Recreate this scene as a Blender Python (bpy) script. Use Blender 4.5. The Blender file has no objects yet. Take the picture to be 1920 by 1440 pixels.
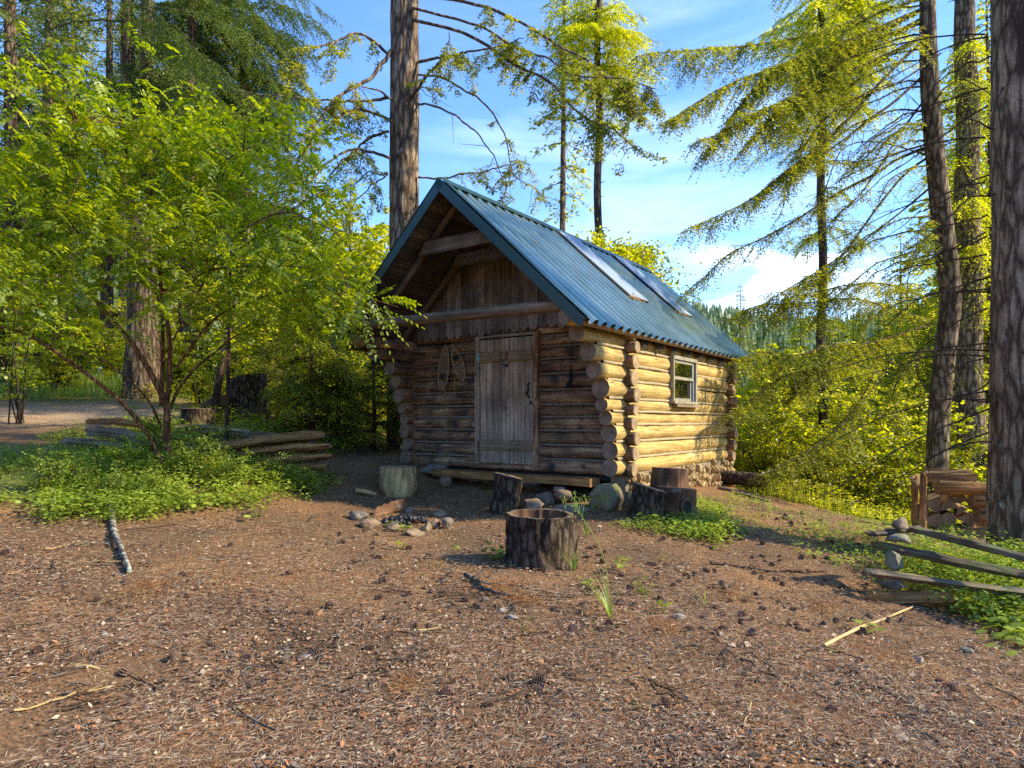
import bpy, bmesh, math, random
import numpy as np
from mathutils import Vector

C = bpy.context.scene.collection
S = bpy.context.scene
FPX, CX, HY, EYE = 1252.0, 960.0, 790.0, 1.35     # focal length and horizon in photo pixels, eye height

# ------------------------------------------------------------------ camera, sky, sun, exposure
cam = bpy.data.cameras.new('camera'); camo = bpy.data.objects.new('camera', cam); C.objects.link(camo)
camo.location = (0, 0, EYE); camo.rotation_euler = (math.pi/2, 0, 0)
cam.sensor_width = 36.0; cam.lens = 36.0*FPX/1920.0; cam.shift_y = (HY-720.0)/1920.0
cam.clip_start = 0.05; cam.clip_end = 5000
S.camera = camo
SUN_EL, SUN_AZ = math.radians(34), math.radians(-8)   # azimuth counted from +X towards +Y
sun_dir = Vector((math.cos(SUN_EL)*math.cos(SUN_AZ), math.cos(SUN_EL)*math.sin(SUN_AZ), math.sin(SUN_EL)))
world = bpy.data.worlds.new('World'); S.world = world; world.use_nodes = True
wt = world.node_tree; wt.nodes.clear()
def WN(t, **k):
    n = wt.nodes.new(t)
    for a, b in k.items(): setattr(n, a, b)
    return n
sky = WN('ShaderNodeTexSky', sky_type='NISHITA', sun_disc=False, sun_elevation=SUN_EL,
         sun_rotation=math.pi/2-SUN_AZ, altitude=600, air_density=1.0, dust_density=0.25, ozone_density=2.2)
bg = WN('ShaderNodeBackground'); bg.inputs[1].default_value = 0.15
wo = WN('ShaderNodeOutputWorld')
tc = WN('ShaderNodeTexCoord')
def cloud(scale, mapscale, rot, lo, hi, dirv, w0, w1, detail=5):
    mp = WN('ShaderNodeMapping'); mp.inputs['Scale'].default_value = mapscale; mp.inputs['Rotation'].default_value = rot
    ns = WN('ShaderNodeTexNoise'); ns.inputs['Scale'].default_value = scale; ns.inputs['Detail'].default_value = detail
    ns.inputs['Roughness'].default_value = 0.55; ns.inputs['Distortion'].default_value = 0.4
    mr = WN('ShaderNodeMapRange'); mr.inputs[1].default_value = lo; mr.inputs[2].default_value = hi; mr.interpolation_type = 'SMOOTHSTEP'
    wt.links.new(tc.outputs['Generated'], mp.inputs[0]); wt.links.new(mp.outputs[0], ns.inputs['Vector']); wt.links.new(ns.outputs[0], mr.inputs[0])
    d = WN('ShaderNodeVectorMath', operation='DOT_PRODUCT'); v = Vector(dirv).normalized(); d.inputs[1].default_value = v
    wt.links.new(tc.outputs['Generated'], d.inputs[0])
    m2 = WN('ShaderNodeMapRange'); m2.inputs[1].default_value = w0; m2.inputs[2].default_value = w1; m2.interpolation_type = 'SMOOTHSTEP'
    wt.links.new(d.outputs['Value'], m2.inputs[0])
    mu = WN('ShaderNodeMath', operation='MULTIPLY'); wt.links.new(mr.outputs[0], mu.inputs[0]); wt.links.new(m2.outputs[0], mu.inputs[1])
    return mu
def pdir(px, py): return ((px-CX)/FPX, 1.0, (HY-py)/FPX)
c1 = cloud(2.6, (1, 1, 5), (0, 0.32, 0), 0.44, 0.78, pdir(1190, 360), 0.90, 0.992)
c2 = cloud(5.0, (1, 1, 3.0), (0, 0, 0), 0.42, 0.62, pdir(1480, 575), 0.984, 0.998)
def scaled(n, f):
    m = WN('ShaderNodeMath', operation='MULTIPLY'); m.inputs[1].default_value = f; wt.links.new(n.outputs[0], m.inputs[0]); return m
mx1 = WN('ShaderNodeMix', data_type='RGBA'); mx2 = WN('ShaderNodeMix', data_type='RGBA')
tint = WN('ShaderNodeMix', data_type='RGBA', blend_type='MULTIPLY'); tint.inputs[0].default_value = 1
tint.inputs[7].default_value = (0.54, 0.73, 0.96, 1)
wt.links.new(sky.outputs[0], tint.inputs[6])
wt.links.new(scaled(c1, 0.22).outputs[0], mx1.inputs[0]); wt.links.new(tint.outputs[2], mx1.inputs[6]); mx1.inputs[7].default_value = (5.2, 5.9, 6.6, 1)
wt.links.new(scaled(c2, 0.5).outputs[0], mx2.inputs[0]); wt.links.new(mx1.outputs[2], mx2.inputs[6]); mx2.inputs[7].default_value = (5.2, 5.6, 6.0, 1)
wt.links.new(mx2.outputs[2], bg.inputs[0]); wt.links.new(bg.outputs[0], wo.inputs[0])
sl = bpy.data.lights.new('sun', 'SUN'); sl.energy = 2.8; sl.angle = math.radians(1.5); sl.color = (1.0, 0.88, 0.66)
so = bpy.data.objects.new('sun', sl); C.objects.link(so); so.rotation_euler = sun_dir.to_track_quat('Z', 'Y').to_euler(); so.location = (20, 5, 20)
S.view_settings.view_transform = 'Standard'; S.view_settings.look = 'None'; S.view_settings.gamma = 1.0
S.view_settings.exposure = 1.65
S.cycles.max_bounces = 8; S.cycles.diffuse_bounces = 4; S.cycles.transmission_bounces = 4; S.cycles.transparent_max_bounces = 8
S.cycles.use_denoising = False; S.cycles.use_adaptive_sampling = True; S.cycles.adaptive_threshold = 0.015
S.cycles.sample_clamp_indirect = 6.0

# ------------------------------------------------------------------ maths helpers
rng = np.random.default_rng(7); random.seed(7)
A = np.array
def nrm(v): v = np.asarray(v, float); return v/np.maximum(np.linalg.norm(v, axis=-1, keepdims=True), 1e-9)
def P(px, py, Y): return A([(px-CX)/FPX*Y, Y, EYE-(py-HY)/FPX*Y], float)
def _h(x, y, z, s):
    n = (x*374761393 + y*668265263 + z*2147483647 % 4294967291 + s*1274126177).astype(np.int64) & 0xffffffff
    n = ((n ^ (n >> 13))*1274126177) & 0xffffffff
    n = ((n ^ (n >> 16))*2246822519) & 0xffffffff
    return ((n ^ (n >> 15)) & 0xffffff)/float(0xffffff)
def vnoise(p, s=0):
    p = np.asarray(p, float); i = np.floor(p).astype(np.int64); f = p-i; f = f*f*(3-2*f)
    x, y, z = i[..., 0], i[..., 1], i[..., 2]; fx, fy, fz = f[..., 0], f[..., 1], f[..., 2]
    def L(a, b, t): return a+(b-a)*t
    r = L(L(L(_h(x, y, z, s), _h(x+1, y, z, s), fx), L(_h(x, y+1, z, s), _h(x+1, y+1, z, s), fx), fy),
          L(L(_h(x, y, z+1, s), _h(x+1, y, z+1, s), fx), L(_h(x, y+1, z+1, s), _h(x+1, y+1, z+1, s), fx), fy), fz)
    return r*2-1
def fbm(p, s=0, o=4):
    p = np.asarray(p, float); r = 0; a = .5
    for k in range(o): r = r+a*vnoise(p*2**k, s+k); a *= .5
    return r

# ground height: thin-plate fit through measured spots, running out into slopes and a far ridge
_cp = A([(0,0,0),(-3,0,.18),(3,0,-.1),(0,-5,0),(-6,-4,.3),(6,-4,-.3),(0,3,.05),(.23,5.2,.19),(-.06,7.9,.25),(-1.48,8.6,.39),(1.2,7.9,.36),(-1.6,10.0,.66),
 (0,10.5,.58),(3.5,11.3,.30),(-1.2,7,.26),(1.55,7.6,.257),(3.73,11,.2),(4.8,10,-.05),(6.2,9.3,-.27),(5.9,8,-.09),(3.07,5.5,-.14),(4.4,5.5,-.24),
 (2.25,3,0),(-3.68,4.8,.39),(-3.76,6.2,.51),(-2.46,8.8,.66),(-3.9,7.6,.86),(-5.5,8.5,1.0),(-4.5,11.5,1.4),(-8.2,12,1.35),(-7.8,14,1.9),(-13,18,2.6),
 (-19,30,4.9),(-3,12,.97),(-3,18,1.2),(3,20,.2),(8,15,-.9),(10,25,-2.2),(5.5,15,-.5),(7.7,14,-.75),(9,20,-1.6),(-10,5,1.2),(12,5,-.8),(12,10,-1),(2.5,30,-.5),(-8,25,2.6)], float)
def _U(r): return np.where(r > 1e-9, r*r*np.log(np.maximum(r, 1e-9)), 0)
_n = len(_cp); _K = _U(np.linalg.norm(_cp[:, None, :2]-_cp[None, :, :2], axis=2))+np.eye(_n)*0.4
_Pm = np.c_[np.ones(_n), _cp[:, :2]]; _M = np.block([[_K, _Pm], [_Pm.T, np.zeros((3, 3))]])
_w = np.linalg.solve(_M, np.r_[_cp[:, 2], np.zeros(3)])
def sstep(x, a, b): t = np.clip((x-a)/(b-a), 0, 1); return t*t*(3-2*t)
def gz(X, Y):
    X = np.asarray(X, float); Y = np.asarray(Y, float); sh = np.broadcast(X, Y).shape
    x = np.broadcast_to(X, sh).ravel(); y = np.broadcast_to(Y, sh).ravel()
    xc = np.clip(x, -20, 14); yc = np.clip(y, -6, 30)
    near = _w[_n]+_w[_n+1]*xc+_w[_n+2]*yc
    for k in range(_n): near = near+_w[k]*_U(np.hypot(xc-_cp[k, 0], yc-_cp[k, 1]))
    R = np.hypot(x, y-5); th = np.arctan2(x, np.maximum(y, 1e-3)+0*x)
    lf = sstep(-th, .06, .50)
    far = lf*(4.5+np.clip(R-30, 0, 300)*.20) + (1-lf)*(-2.2-np.clip(R-25, 0, 110)*.09+np.clip(R-150, 0, 330)*.29)
    far = far*(.85+.25*fbm(np.c_[x*.01, y*.01, 0*x], 5, 3))
    t = sstep(R, 20, 34)
    z = near*(1-t)+far*t
    z = z+fbm(np.c_[x*1.1, y*1.1, 0*x], 3, 4)*.05*(1+np.clip(R-12, 0, 40)*.15)
    return z.reshape(sh)
_gx = np.arange(-24, 18.01, .1); _gy = np.arange(-7, 36.01, .1); gz_exact = gz
_GG = gz_exact(*np.meshgrid(_gx, _gy))
def gz(X, Y):
    X = np.asarray(X, float); Y = np.asarray(Y, float); X, Y = np.broadcast_arrays(X, Y)
    fx = np.clip((X+24)/.1, 0, len(_gx)-1.001); fy = np.clip((Y+7)/.1, 0, len(_gy)-1.001); i = fx.astype(int); j = fy.astype(int); u = fx-i; v = fy-j
    z = (_GG[j, i]*(1-u)+_GG[j, i+1]*u)*(1-v)+(_GG[j+1, i]*(1-u)+_GG[j+1, i+1]*u)*v
    far = (X < -24) | (X > 18) | (Y < -7) | (Y > 36)
    if far.any(): z = np.where(far, gz_exact(X, Y), z) if z.ndim == 0 else z; 
    if far.any() and z.ndim: z = z.copy(); z[far] = gz_exact(X[far], Y[far])
    return z
def G(px, py):
    for Y in np.arange(1.5, 60, .05):
        p = P(px, py, Y)
        if p[2] <= float(gz(p[0], p[1])): break
    return A([p[0], p[1], float(gz(p[0], p[1]))])
def onG(x, y, dz=0): return A([x, y, float(gz(x, y))+dz])

# ------------------------------------------------------------------ materials
MATS = {}
def newmat(name):
    m = bpy.data.materials.new(name); m.use_nodes = True; nt = m.node_tree; nt.nodes.clear()
    def N(t, **k):
        n = nt.nodes.new(t)
        for a, b in k.items():
            if a.startswith('i_'): n.inputs[a[2:].replace('_', ' ')].default_value = b
            else: setattr(n, a, b)
        return n
    def L(a, b, o=0): nt.links.new(a.outputs[o] if not isinstance(o, str) else a.outputs[o], b)
    out = N('ShaderNodeOutputMaterial')
    MATS[name] = m
    return m, N, L, out
def ramp(N, stops):
    r = N('ShaderNodeValToRGB'); e = r.color_ramp.elements
    while len(e) > 1: e.remove(e[-1])
    for k, (p, c) in enumerate(stops):
        x = e[0] if k == 0 else e.new(p)
        x.position = p; x.color = (*c, 1)
    return r
def m_wood(name, stops, uv=True, along=1.2, across=26, rough=.82, bump=.5, knots=True, isl=.35, blotch=(.55, 1.25), stain=None):
    """wood with grain; UV: u across (metres), v along (metres)"""
    m, N, L, out = newmat(name)
    t = N('ShaderNodeTexCoord'); g = N('ShaderNodeNewGeometry')
    mp = N('ShaderNodeMapping'); mp.inputs['Scale'].default_value = (across, along, 1)
    L(t, mp.inputs[0], 'UV')
    add = N('ShaderNodeVectorMath', operation='ADD'); cb = N('ShaderNodeCombineXYZ')
    mm = N('ShaderNodeMath', operation='MULTIPLY'); mm.inputs[1].default_value = 37.0
    L(g, mm.inputs[0], 'Random Per Island'); L(mm, cb.inputs[0]); L(mm, cb.inputs[1]); L(mm, cb.inputs[2])
    L(mp, add.inputs[0]); L(cb, add.inputs[1])
    n1 = N('ShaderNodeTexNoise'); n1.inputs['Scale'].default_value = 1.0; n1.inputs['Detail'].default_value = 6; n1.inputs['Roughness'].default_value = .65; n1.inputs['Distortion'].default_value = .5
    L(add, n1.inputs['Vector'])
    r = ramp(N, stops); L(n1, r.inputs[0])
    n2 = N('ShaderNodeTexNoise'); n2.inputs['Scale'].default_value = 3.1; n2.inputs['Detail'].default_value = 4; L(t, n2.inputs['Vector'], 'Object')
    mr = N('ShaderNodeMapRange'); mr.inputs[1].default_value = .3; mr.inputs[2].default_value = .7; mr.inputs[3].default_value = blotch[0]; mr.inputs[4].default_value = blotch[1]; L(n2, mr.inputs[0])
    mi = N('ShaderNodeMapRange'); mi.inputs[3].default_value = 1-isl; mi.inputs[4].default_value = 1+isl*.6; L(g, mi.inputs[0], 'Random Per Island')
    ml = N('ShaderNodeMath', operation='MULTIPLY'); L(mr, ml.inputs[0]); L(mi, ml.inputs[1])
    hs = N('ShaderNodeHueSaturation'); L(r, hs.inputs['Color']); L(ml, hs.inputs['Value'])
    col = hs
    # dark checks along the grain
    mp2 = N('ShaderNodeMapping'); mp2.inputs['Scale'].default_value = (across*1.3, along*1.6, 1); L(t, mp2.inputs[0], 'UV')
    n3 = N('ShaderNodeTexNoise'); n3.inputs['Scale'].default_value = .8; n3.inputs['Detail'].default_value = 2; L(mp2, n3.inputs['Vector'])
    ck = N('ShaderNodeMapRange'); ck.inputs[1].default_value = .66; ck.inputs[2].default_value = .72; ck.inputs[4].default_value = .8; L(n3, ck.inputs[0])
    mk = N('ShaderNodeMix', data_type='RGBA'); L(ck, mk.inputs[0]); L(col, mk.inputs[6]); mk.inputs[7].default_value = (.02, .013, .008, 1); col = (mk, 2)
    if knots:
        vo = N('ShaderNodeTexVoronoi'); vo.inputs['Scale'].default_value = 7.0; vo.inputs['Randomness'].default_value = 1; L(t, vo.inputs['Vector'], 'Object')
        kr = N('ShaderNodeMapRange'); kr.inputs[1].default_value = .10; kr.inputs[2].default_value = .045; kr.inputs[4].default_value = .85; L(vo, kr.inputs[0])
        mk2 = N('ShaderNodeMix', data_type='RGBA'); L(kr, mk2.inputs[0]); L(mk, mk2.inputs[6], 2); mk2.inputs[7].default_value = (.03, .015, .008, 1); col = (mk2, 2)
    if stain:
        n4 = N('ShaderNodeTexNoise'); n4.inputs['Scale'].default_value = stain[1]; n4.inputs['Detail'].default_value = 5; L(t, n4.inputs['Vector'], 'Object')
        sr = N('ShaderNodeMapRange'); sr.inputs[1].default_value = stain[2]; sr.inputs[2].default_value = stain[2]+.12; L(n4, sr.inputs[0])
        mk3 = N('ShaderNodeMix', data_type='RGBA'); L(sr, mk3.inputs[0]); L(col[0], mk3.inputs[6], col[1]); mk3.inputs[7].default_value = (*stain[0], 1); col = (mk3, 2)
    b = N('ShaderNodeBsdfPrincipled'); b.inputs['Roughness'].default_value = rough; b.inputs['Specular IOR Level'].default_value = .25
    L(col[0], b.inputs['Base Color'], col[1])
    bp = N('ShaderNodeBump'); bp.inputs['Strength'].default_value = bump; bp.inputs['Distance'].default_value = .012
    L(n1, bp.inputs['Height']); L(bp, b.inputs['Normal']); L(b, out.inputs[0])
    return m
def m_endgrain(name, c1, c2):
    m, N, L, out = newmat(name)
    t = N('ShaderNodeTexCoord')
    ln = N('ShaderNodeVectorMath', operation='LENGTH'); L(t, ln.inputs[0], 'UV')
    n = N('ShaderNodeTexNoise'); n.inputs['Scale'].default_value = 9; n.inputs['Detail'].default_value = 4; L(t, n.inputs['Vector'], 'Object')
    ad = N('ShaderNodeMath', operation='MULTIPLY_ADD'); ad.inputs[1].default_value = .03; L(n, ad.inputs[0]); L(ln, ad.inputs[2], 'Value')
    mu = N('ShaderNodeMath', operation='MULTIPLY'); mu.inputs[1].default_value = 520; L(ad, mu.inputs[0])
    sn = N('ShaderNodeMath', operation='SINE'); L(mu, sn.inputs[0])
    mr = N('ShaderNodeMapRange'); mr.inputs[1].default_value = -1; mr.inputs[3].default_value = .25; mr.inputs[4].default_value = .75; L(sn, mr.inputs[0])
    mx = N('ShaderNodeMix', data_type='RGBA'); L(mr, mx.inputs[0]); mx.inputs[6].default_value = (*c1, 1); mx.inputs[7].default_value = (*c2, 1)
    # radial checks
    gr = N('ShaderNodeTexGradient', gradient_type='RADIAL'); L(t, gr.inputs[0], 'UV')
    g = N('ShaderNodeNewGeometry')
    a2 = N('ShaderNodeMath', operation='ADD'); L(gr, a2.inputs[0], 1); L(g, a2.inputs[1], 'Random Per Island')
    cb = N('ShaderNodeCombineXYZ'); ma = N('ShaderNodeMath', operation='MULTIPLY'); ma.inputs[1].default_value = 34; L(a2, ma.inputs[0]); L(ma, cb.inputs[0])
    n2 = N('ShaderNodeTexNoise'); n2.inputs['Scale'].default_value = 1; n2.inputs['Detail'].default_value = 1; L(cb, n2.inputs['Vector'])
    ck = N('ShaderNodeMapRange'); ck.inputs[1].default_value = .68; ck.inputs[2].default_value = .76; ck.inputs[4].default_value = .85; L(n2, ck.inputs[0])
    m2 = N('ShaderNodeMix', data_type='RGBA'); L(ck, m2.inputs[0]); L(mx, m2.inputs[6], 2); m2.inputs[7].default_value = (.02, .013, .01, 1)
    n5 = N('ShaderNodeMapRange'); n5.inputs[1].default_value = .3; n5.inputs[2].default_value = .75; n5.inputs[3].default_value = .6; n5.inputs[4].default_value = 1.35; L(n, n5.inputs[0])
    hs = N('ShaderNodeHueSaturation'); L(m2, hs.inputs['Color'], 2); L(n5, hs.inputs['Value'])
    b = N('ShaderNodeBsdfPrincipled'); b.inputs['Roughness'].default_value = .9; L(hs, b.inputs['Base Color'])
    bp = N('ShaderNodeBump'); bp.inputs['Strength'].default_value = .4; bp.inputs['Distance'].default_value = .004; L(mr, bp.inputs['Height']); L(bp, b.inputs['Normal'])
    L(b, out.inputs[0]); return m
def m_bark(name, dark, mid, light, sc=14, zs=.22, bump=.9, moss=None, lichen=None, dist=.03):
    m, N, L, out = newmat(name)
    t = N('ShaderNodeTexCoord'); mp = N('ShaderNodeMapping'); mp.inputs['Scale'].default_value = (sc, sc, sc*zs); L(t, mp.inputs[0], 'Object')
    n0 = N('ShaderNodeTexNoise'); n0.inputs['Scale'].default_value = .8; n0.inputs['Detail'].default_value = 4; L(mp, n0.inputs['Vector'])
    wv = N('ShaderNodeMix', data_type='VECTOR'); wv.inputs[0].default_value = .55; L(mp, wv.inputs[4]); L(n0, wv.inputs[5], 'Color')
    vo = N('ShaderNodeTexVoronoi', feature='DISTANCE_TO_EDGE'); vo.inputs['Scale'].default_value = 1.5; L(wv, vo.inputs['Vector'], 1); vo.inputs['Randomness'].default_value = 1
    n1 = N('ShaderNodeTexNoise'); n1.inputs['Scale'].default_value = 1.3; n1.inputs['Detail'].default_value = 8; n1.inputs['Roughness'].default_value = .7; L(mp, n1.inputs['Vector'])
    mr = N('ShaderNodeMapRange'); mr.inputs[2].default_value = .30; mr.inputs[3].default_value = .35; L(vo, mr.inputs[0])
    ad = N('ShaderNodeMath', operation='MULTIPLY'); L(mr, ad.inputs[0])
    nf = N('ShaderNodeTexNoise'); nf.inputs['Scale'].default_value = 6; nf.inputs['Detail'].default_value = 5; nf.inputs['Roughness'].default_value = .75; L(mp, nf.inputs['Vector'])
    af = N('ShaderNodeMath', operation='MULTIPLY_ADD'); af.inputs[1].default_value = .9; af.inputs[2].default_value = -.45; L(nf, af.inputs[0]); ag = N('ShaderNodeMath', operation='ADD'); L(af, ag.inputs[0]); L(n1, ag.inputs[1]); L(ag, ad.inputs[1])
    r = ramp(N, [(0.0, dark), (.20, dark), (.40, mid), (.66, light)]); L(ad, r.inputs[0])
    n3 = N('ShaderNodeTexNoise'); n3.inputs['Scale'].default_value = 1.7; n3.inputs['Detail'].default_value = 3; L(t, n3.inputs['Vector'], 'Object')
    m5 = N('ShaderNodeMapRange'); m5.inputs[1].default_value = .3; m5.inputs[2].default_value = .7; m5.inputs[3].default_value = .7; m5.inputs[4].default_value = 1.3; L(n3, m5.inputs[0])
    hs = N('ShaderNodeHueSaturation'); L(r, hs.inputs['Color']); L(m5, hs.inputs['Value']); col = (hs, 0)
    for cc, scl, th in [x for x in (moss, lichen) if x]:
        n4 = N('ShaderNodeTexNoise'); n4.inputs['Scale'].default_value = scl; n4.inputs['Detail'].default_value = 6; L(t, n4.inputs['Vector'], 'Object')
        k = N('ShaderNodeMapRange'); k.inputs[1].default_value = th; k.inputs[2].default_value = th+.09; k.inputs[4].default_value = .85; L(n4, k.inputs[0])
        mk = N('ShaderNodeMix', data_type='RGBA'); L(k, mk.inputs[0]); L(col[0], mk.inputs[6], col[1]); mk.inputs[7].default_value = (*cc, 1); col = (mk, 2)
    b = N('ShaderNodeBsdfPrincipled'); b.inputs['Roughness'].default_value = .92; b.inputs['Specular IOR Level'].default_value = .15; L(col[0], b.inputs['Base Color'], col[1])
    bp = N('ShaderNodeBump'); bp.inputs['Strength'].default_value = bump; bp.inputs['Distance'].default_value = dist; L(ad, bp.inputs['Height']); L(bp, b.inputs['Normal'])
    L(b, out.inputs[0]); return m
def m_leaf(name, cols, trans=.45, clump=1.3, gloss=.03):
    m, N, L, out = newmat(name)
    g = N('ShaderNodeNewGeometry'); t = N('ShaderNodeTexCoord')
    n = N('ShaderNodeTexNoise'); n.inputs['Scale'].default_value = clump; n.inputs['Detail'].default_value = 3; L(t, n.inputs['Vector'], 'Object')
    a = N('ShaderNodeMath', operation='MULTIPLY_ADD'); a.inputs[1].default_value = .55; L(g, a.inputs[0], 'Random Per Island')
    s = N('ShaderNodeMath', operation='MULTIPLY_ADD'); s.inputs[1].default_value = 1.3; s.inputs[2].default_value = -.42; L(n, s.inputs[0]); L(s, a.inputs[2])
    k = len(cols); r = ramp(N, [(i/(k-1), c) for i, c in enumerate(cols)]); L(a, r.inputs[0])
    d = N('ShaderNodeBsdfDiffuse'); L(r, d.inputs[0])
    tr = N('ShaderNodeBsdfTranslucent'); hs = N('ShaderNodeHueSaturation'); hs.inputs['Hue'].default_value = .485; hs.inputs['Saturation'].default_value = 1.1; hs.inputs['Value'].default_value = 1.9
    L(r, hs.inputs['Color']); L(hs, tr.inputs[0])
    mx = N('ShaderNodeMixShader'); mx.inputs[0].default_value = trans; L(d, mx.inputs[1]); L(tr, mx.inputs[2])
    gl = N('ShaderNodeBsdfGlossy'); gl.inputs['Roughness'].default_value = .45; gl.inputs[0].default_value = (.9, .95, 1, 1)
    m2 = N('ShaderNodeMixShader'); m2.inputs[0].default_value = gloss; L(mx, m2.inputs[1]); L(gl, m2.inputs[2]); L(m2, out.inputs[0])
    return m
def m_stone(name, cols, moss=None, sc=4):
    m, N, L, out = newmat(name)
    t = N('ShaderNodeTexCoord'); g = N('ShaderNodeNewGeometry')
    n = N('ShaderNodeTexNoise'); n.inputs['Scale'].default_value = sc; n.inputs['Detail'].default_value = 9; n.inputs['Roughness'].default_value = .65; L(t, n.inputs['Vector'], 'Object')
    a = N('ShaderNodeMath', operation='MULTIPLY_ADD'); a.inputs[1].default_value = .5; L(g, a.inputs[0], 'Random Per Island')
    s = N('ShaderNodeMath', operation='MULTIPLY_ADD'); s.inputs[1].default_value = 1.2; s.inputs[2].default_value = -.35; L(n, s.inputs[0]); L(s, a.inputs[2])
    k = len(cols); r = ramp(N, [(i/(k-1), c) for i, c in enumerate(cols)]); L(a, r.inputs[0]); col = (r, 0)
    if moss:
        n4 = N('ShaderNodeTexNoise'); n4.inputs['Scale'].default_value = 7; n4.inputs['Detail'].default_value = 6; L(t, n4.inputs['Vector'], 'Object')
        kk = N('ShaderNodeMapRange'); kk.inputs[1].default_value = moss[1]; kk.inputs[2].default_value = moss[1]+.1; L(n4, kk.inputs[0])
        mk = N('ShaderNodeMix', data_type='RGBA'); L(kk, mk.inputs[0]); L(r, mk.inputs[6]); mk.inputs[7].default_value = (*moss[0], 1); col = (mk, 2)
    b = N('ShaderNodeBsdfPrincipled'); b.inputs['Roughness'].default_value = .9; L(col[0], b.inputs['Base Color'], col[1])
    bp = N('ShaderNodeBump'); bp.inputs['Strength'].default_value = 1; bp.inputs['Distance'].default_value = .04; L(n, bp.inputs['Height']); L(bp, b.inputs['Normal']); L(b, out.inputs[0])
    return m
def m_plain(name, col, rough=.6, metal=0.0, var=.25, sc=8, bump=.15):
    m, N, L, out = newmat(name)
    t = N('ShaderNodeTexCoord'); n = N('ShaderNodeTexNoise'); n.inputs['Scale'].default_value = sc; n.inputs['Detail'].default_value = 6; L(t, n.inputs['Vector'], 'Object')
    mr = N('ShaderNodeMapRange'); mr.inputs[1].default_value = .3; mr.inputs[2].default_value = .7; mr.inputs[3].default_value = 1-var; mr.inputs[4].default_value = 1+var; L(n, mr.inputs[0])
    hs = N('ShaderNodeHueSaturation'); hs.inputs['Color'].default_value = (*col, 1); L(mr, hs.inputs['Value'])
    b = N('ShaderNodeBsdfPrincipled'); b.inputs['Roughness'].default_value = rough; b.inputs['Metallic'].default_value = metal; L(hs, b.inputs['Base Color'])
    bp = N('ShaderNodeBump'); bp.inputs['Strength'].default_value = bump; bp.inputs['Distance'].default_value = .01; L(n, bp.inputs['Height']); L(bp, b.inputs['Normal']); L(b, out.inputs[0])
    return m

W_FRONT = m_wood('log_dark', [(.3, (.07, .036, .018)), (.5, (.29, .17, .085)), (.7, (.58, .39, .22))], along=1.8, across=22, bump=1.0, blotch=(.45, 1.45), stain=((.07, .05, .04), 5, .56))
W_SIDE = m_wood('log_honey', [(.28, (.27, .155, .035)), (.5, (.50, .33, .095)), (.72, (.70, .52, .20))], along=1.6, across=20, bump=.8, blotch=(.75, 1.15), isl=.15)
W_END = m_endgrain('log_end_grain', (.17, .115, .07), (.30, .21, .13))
W_END_LIT = m_endgrain('log_end_grain_lit', (.28, .18, .085), (.42, .29, .14))
W_PLANK = m_wood('weathered_plank', [(.3, (.13, .095, .062)), (.5, (.35, .265, .175)), (.7, (.52, .42, .29))], along=1.3, across=34, bump=.4, knots=False, isl=.3, stain=((.045, .04, .045), 4, .60))
W_GABLE = m_wood('gable_plank', [(.3, (.10, .072, .055)), (.5, (.24, .18, .13)), (.7, (.40, .315, .23))], along=1.2, across=34, bump=.4, knots=False, isl=.5)
W_DECK = m_wood('roof_deck_plank', [(.3, (.04, .03, .02)), (.5, (.11, .08, .055)), (.7, (.20, .15, .105))], along=1.2, across=30, bump=.4, isl=.4)
W_FIR = m_wood('sawn_fir_board', [(.3, (.26, .14, .055)), (.5, (.40, .23, .09)), (.75, (.50, .32, .15))], along=1, across=40, bump=.2, knots=False, isl=.15, blotch=(.8, 1.15))
W_BATTEN = m_wood('door_batten', [(.3, (.15, .10, .055)), (.5, (.27, .19, .105)), (.7, (.36, .27, .16))], along=1, across=40, bump=.35, knots=False, isl=.15, stain=((.16, .18, .10), 5, .62))
W_POLE = m_wood('pole_wood', [(.3, (.08, .05, .03)), (.5, (.16, .105, .06)), (.7, (.26, .18, .105))], along=1.2, across=24, bump=.4)
W_RAIL = m_wood('split_rail_wood', [(.3, (.05, .02, .007)), (.5, (.30, .145, .045)), (.7, (.54, .32, .12))], along=1.0, across=30, bump=1.0, blotch=(.55, 1.3))
W_RAILG = m_wood('split_rail_grey', [(.3, (.045, .03, .018)), (.5, (.20, .14, .08)), (.7, (.42, .33, .21))], along=1.0, across=26, bump=1.0, stain=((.10, .12, .06), 5, .58))
W_RAILM = m_wood('mossy_fence_rail', [(.3, (.025, .018, .010)), (.5, (.12, .088, .05)), (.7, (.30, .24, .15))], along=1.2, across=26, bump=1.0, stain=((.11, .13, .045), 6, .52))
W_FIREW = m_wood('firewood_split', [(.3, (.13, .06, .02)), (.5, (.36, .20, .075)), (.7, (.58, .40, .19))], along=2, across=24, bump=.8, blotch=(.5, 1.3), isl=.5)
W_FIREE = m_endgrain('firewood_end', (.19, .12, .06), (.32, .22, .12))
W_STUMP = m_wood('stump_pale_wood', [(.3, (.17, .09, .025)), (.5, (.54, .37, .15)), (.7, (.74, .57, .29))], along=2.0, across=14, bump=.8, blotch=(.55, 1.2))
W_ROT = m_wood('rotten_red_wood', [(.25, (.04, .022, .014)), (.5, (.15, .075, .035)), (.75, (.30, .17, .085))], along=2.0, across=20, bump=1, blotch=(.4, 1.4), stain=((.22, .19, .16), 6, .60))
W_TOP = m_endgrain('stump_top', (.22, .135, .07), (.36, .24, .13))
B_FIR = m_bark('fir_bark', (.045, .028, .018), (.17, .115, .07), (.32, .24, .155), sc=17, zs=.20, lichen=((.20, .20, .10), 3, .66))
B_BIG = m_bark('old_fir_bark', (.07, .046, .03), (.29, .205, .125), (.52, .41, .28), sc=16, zs=.20, lichen=((.42, .39, .31), 5, .66), dist=.03)
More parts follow.
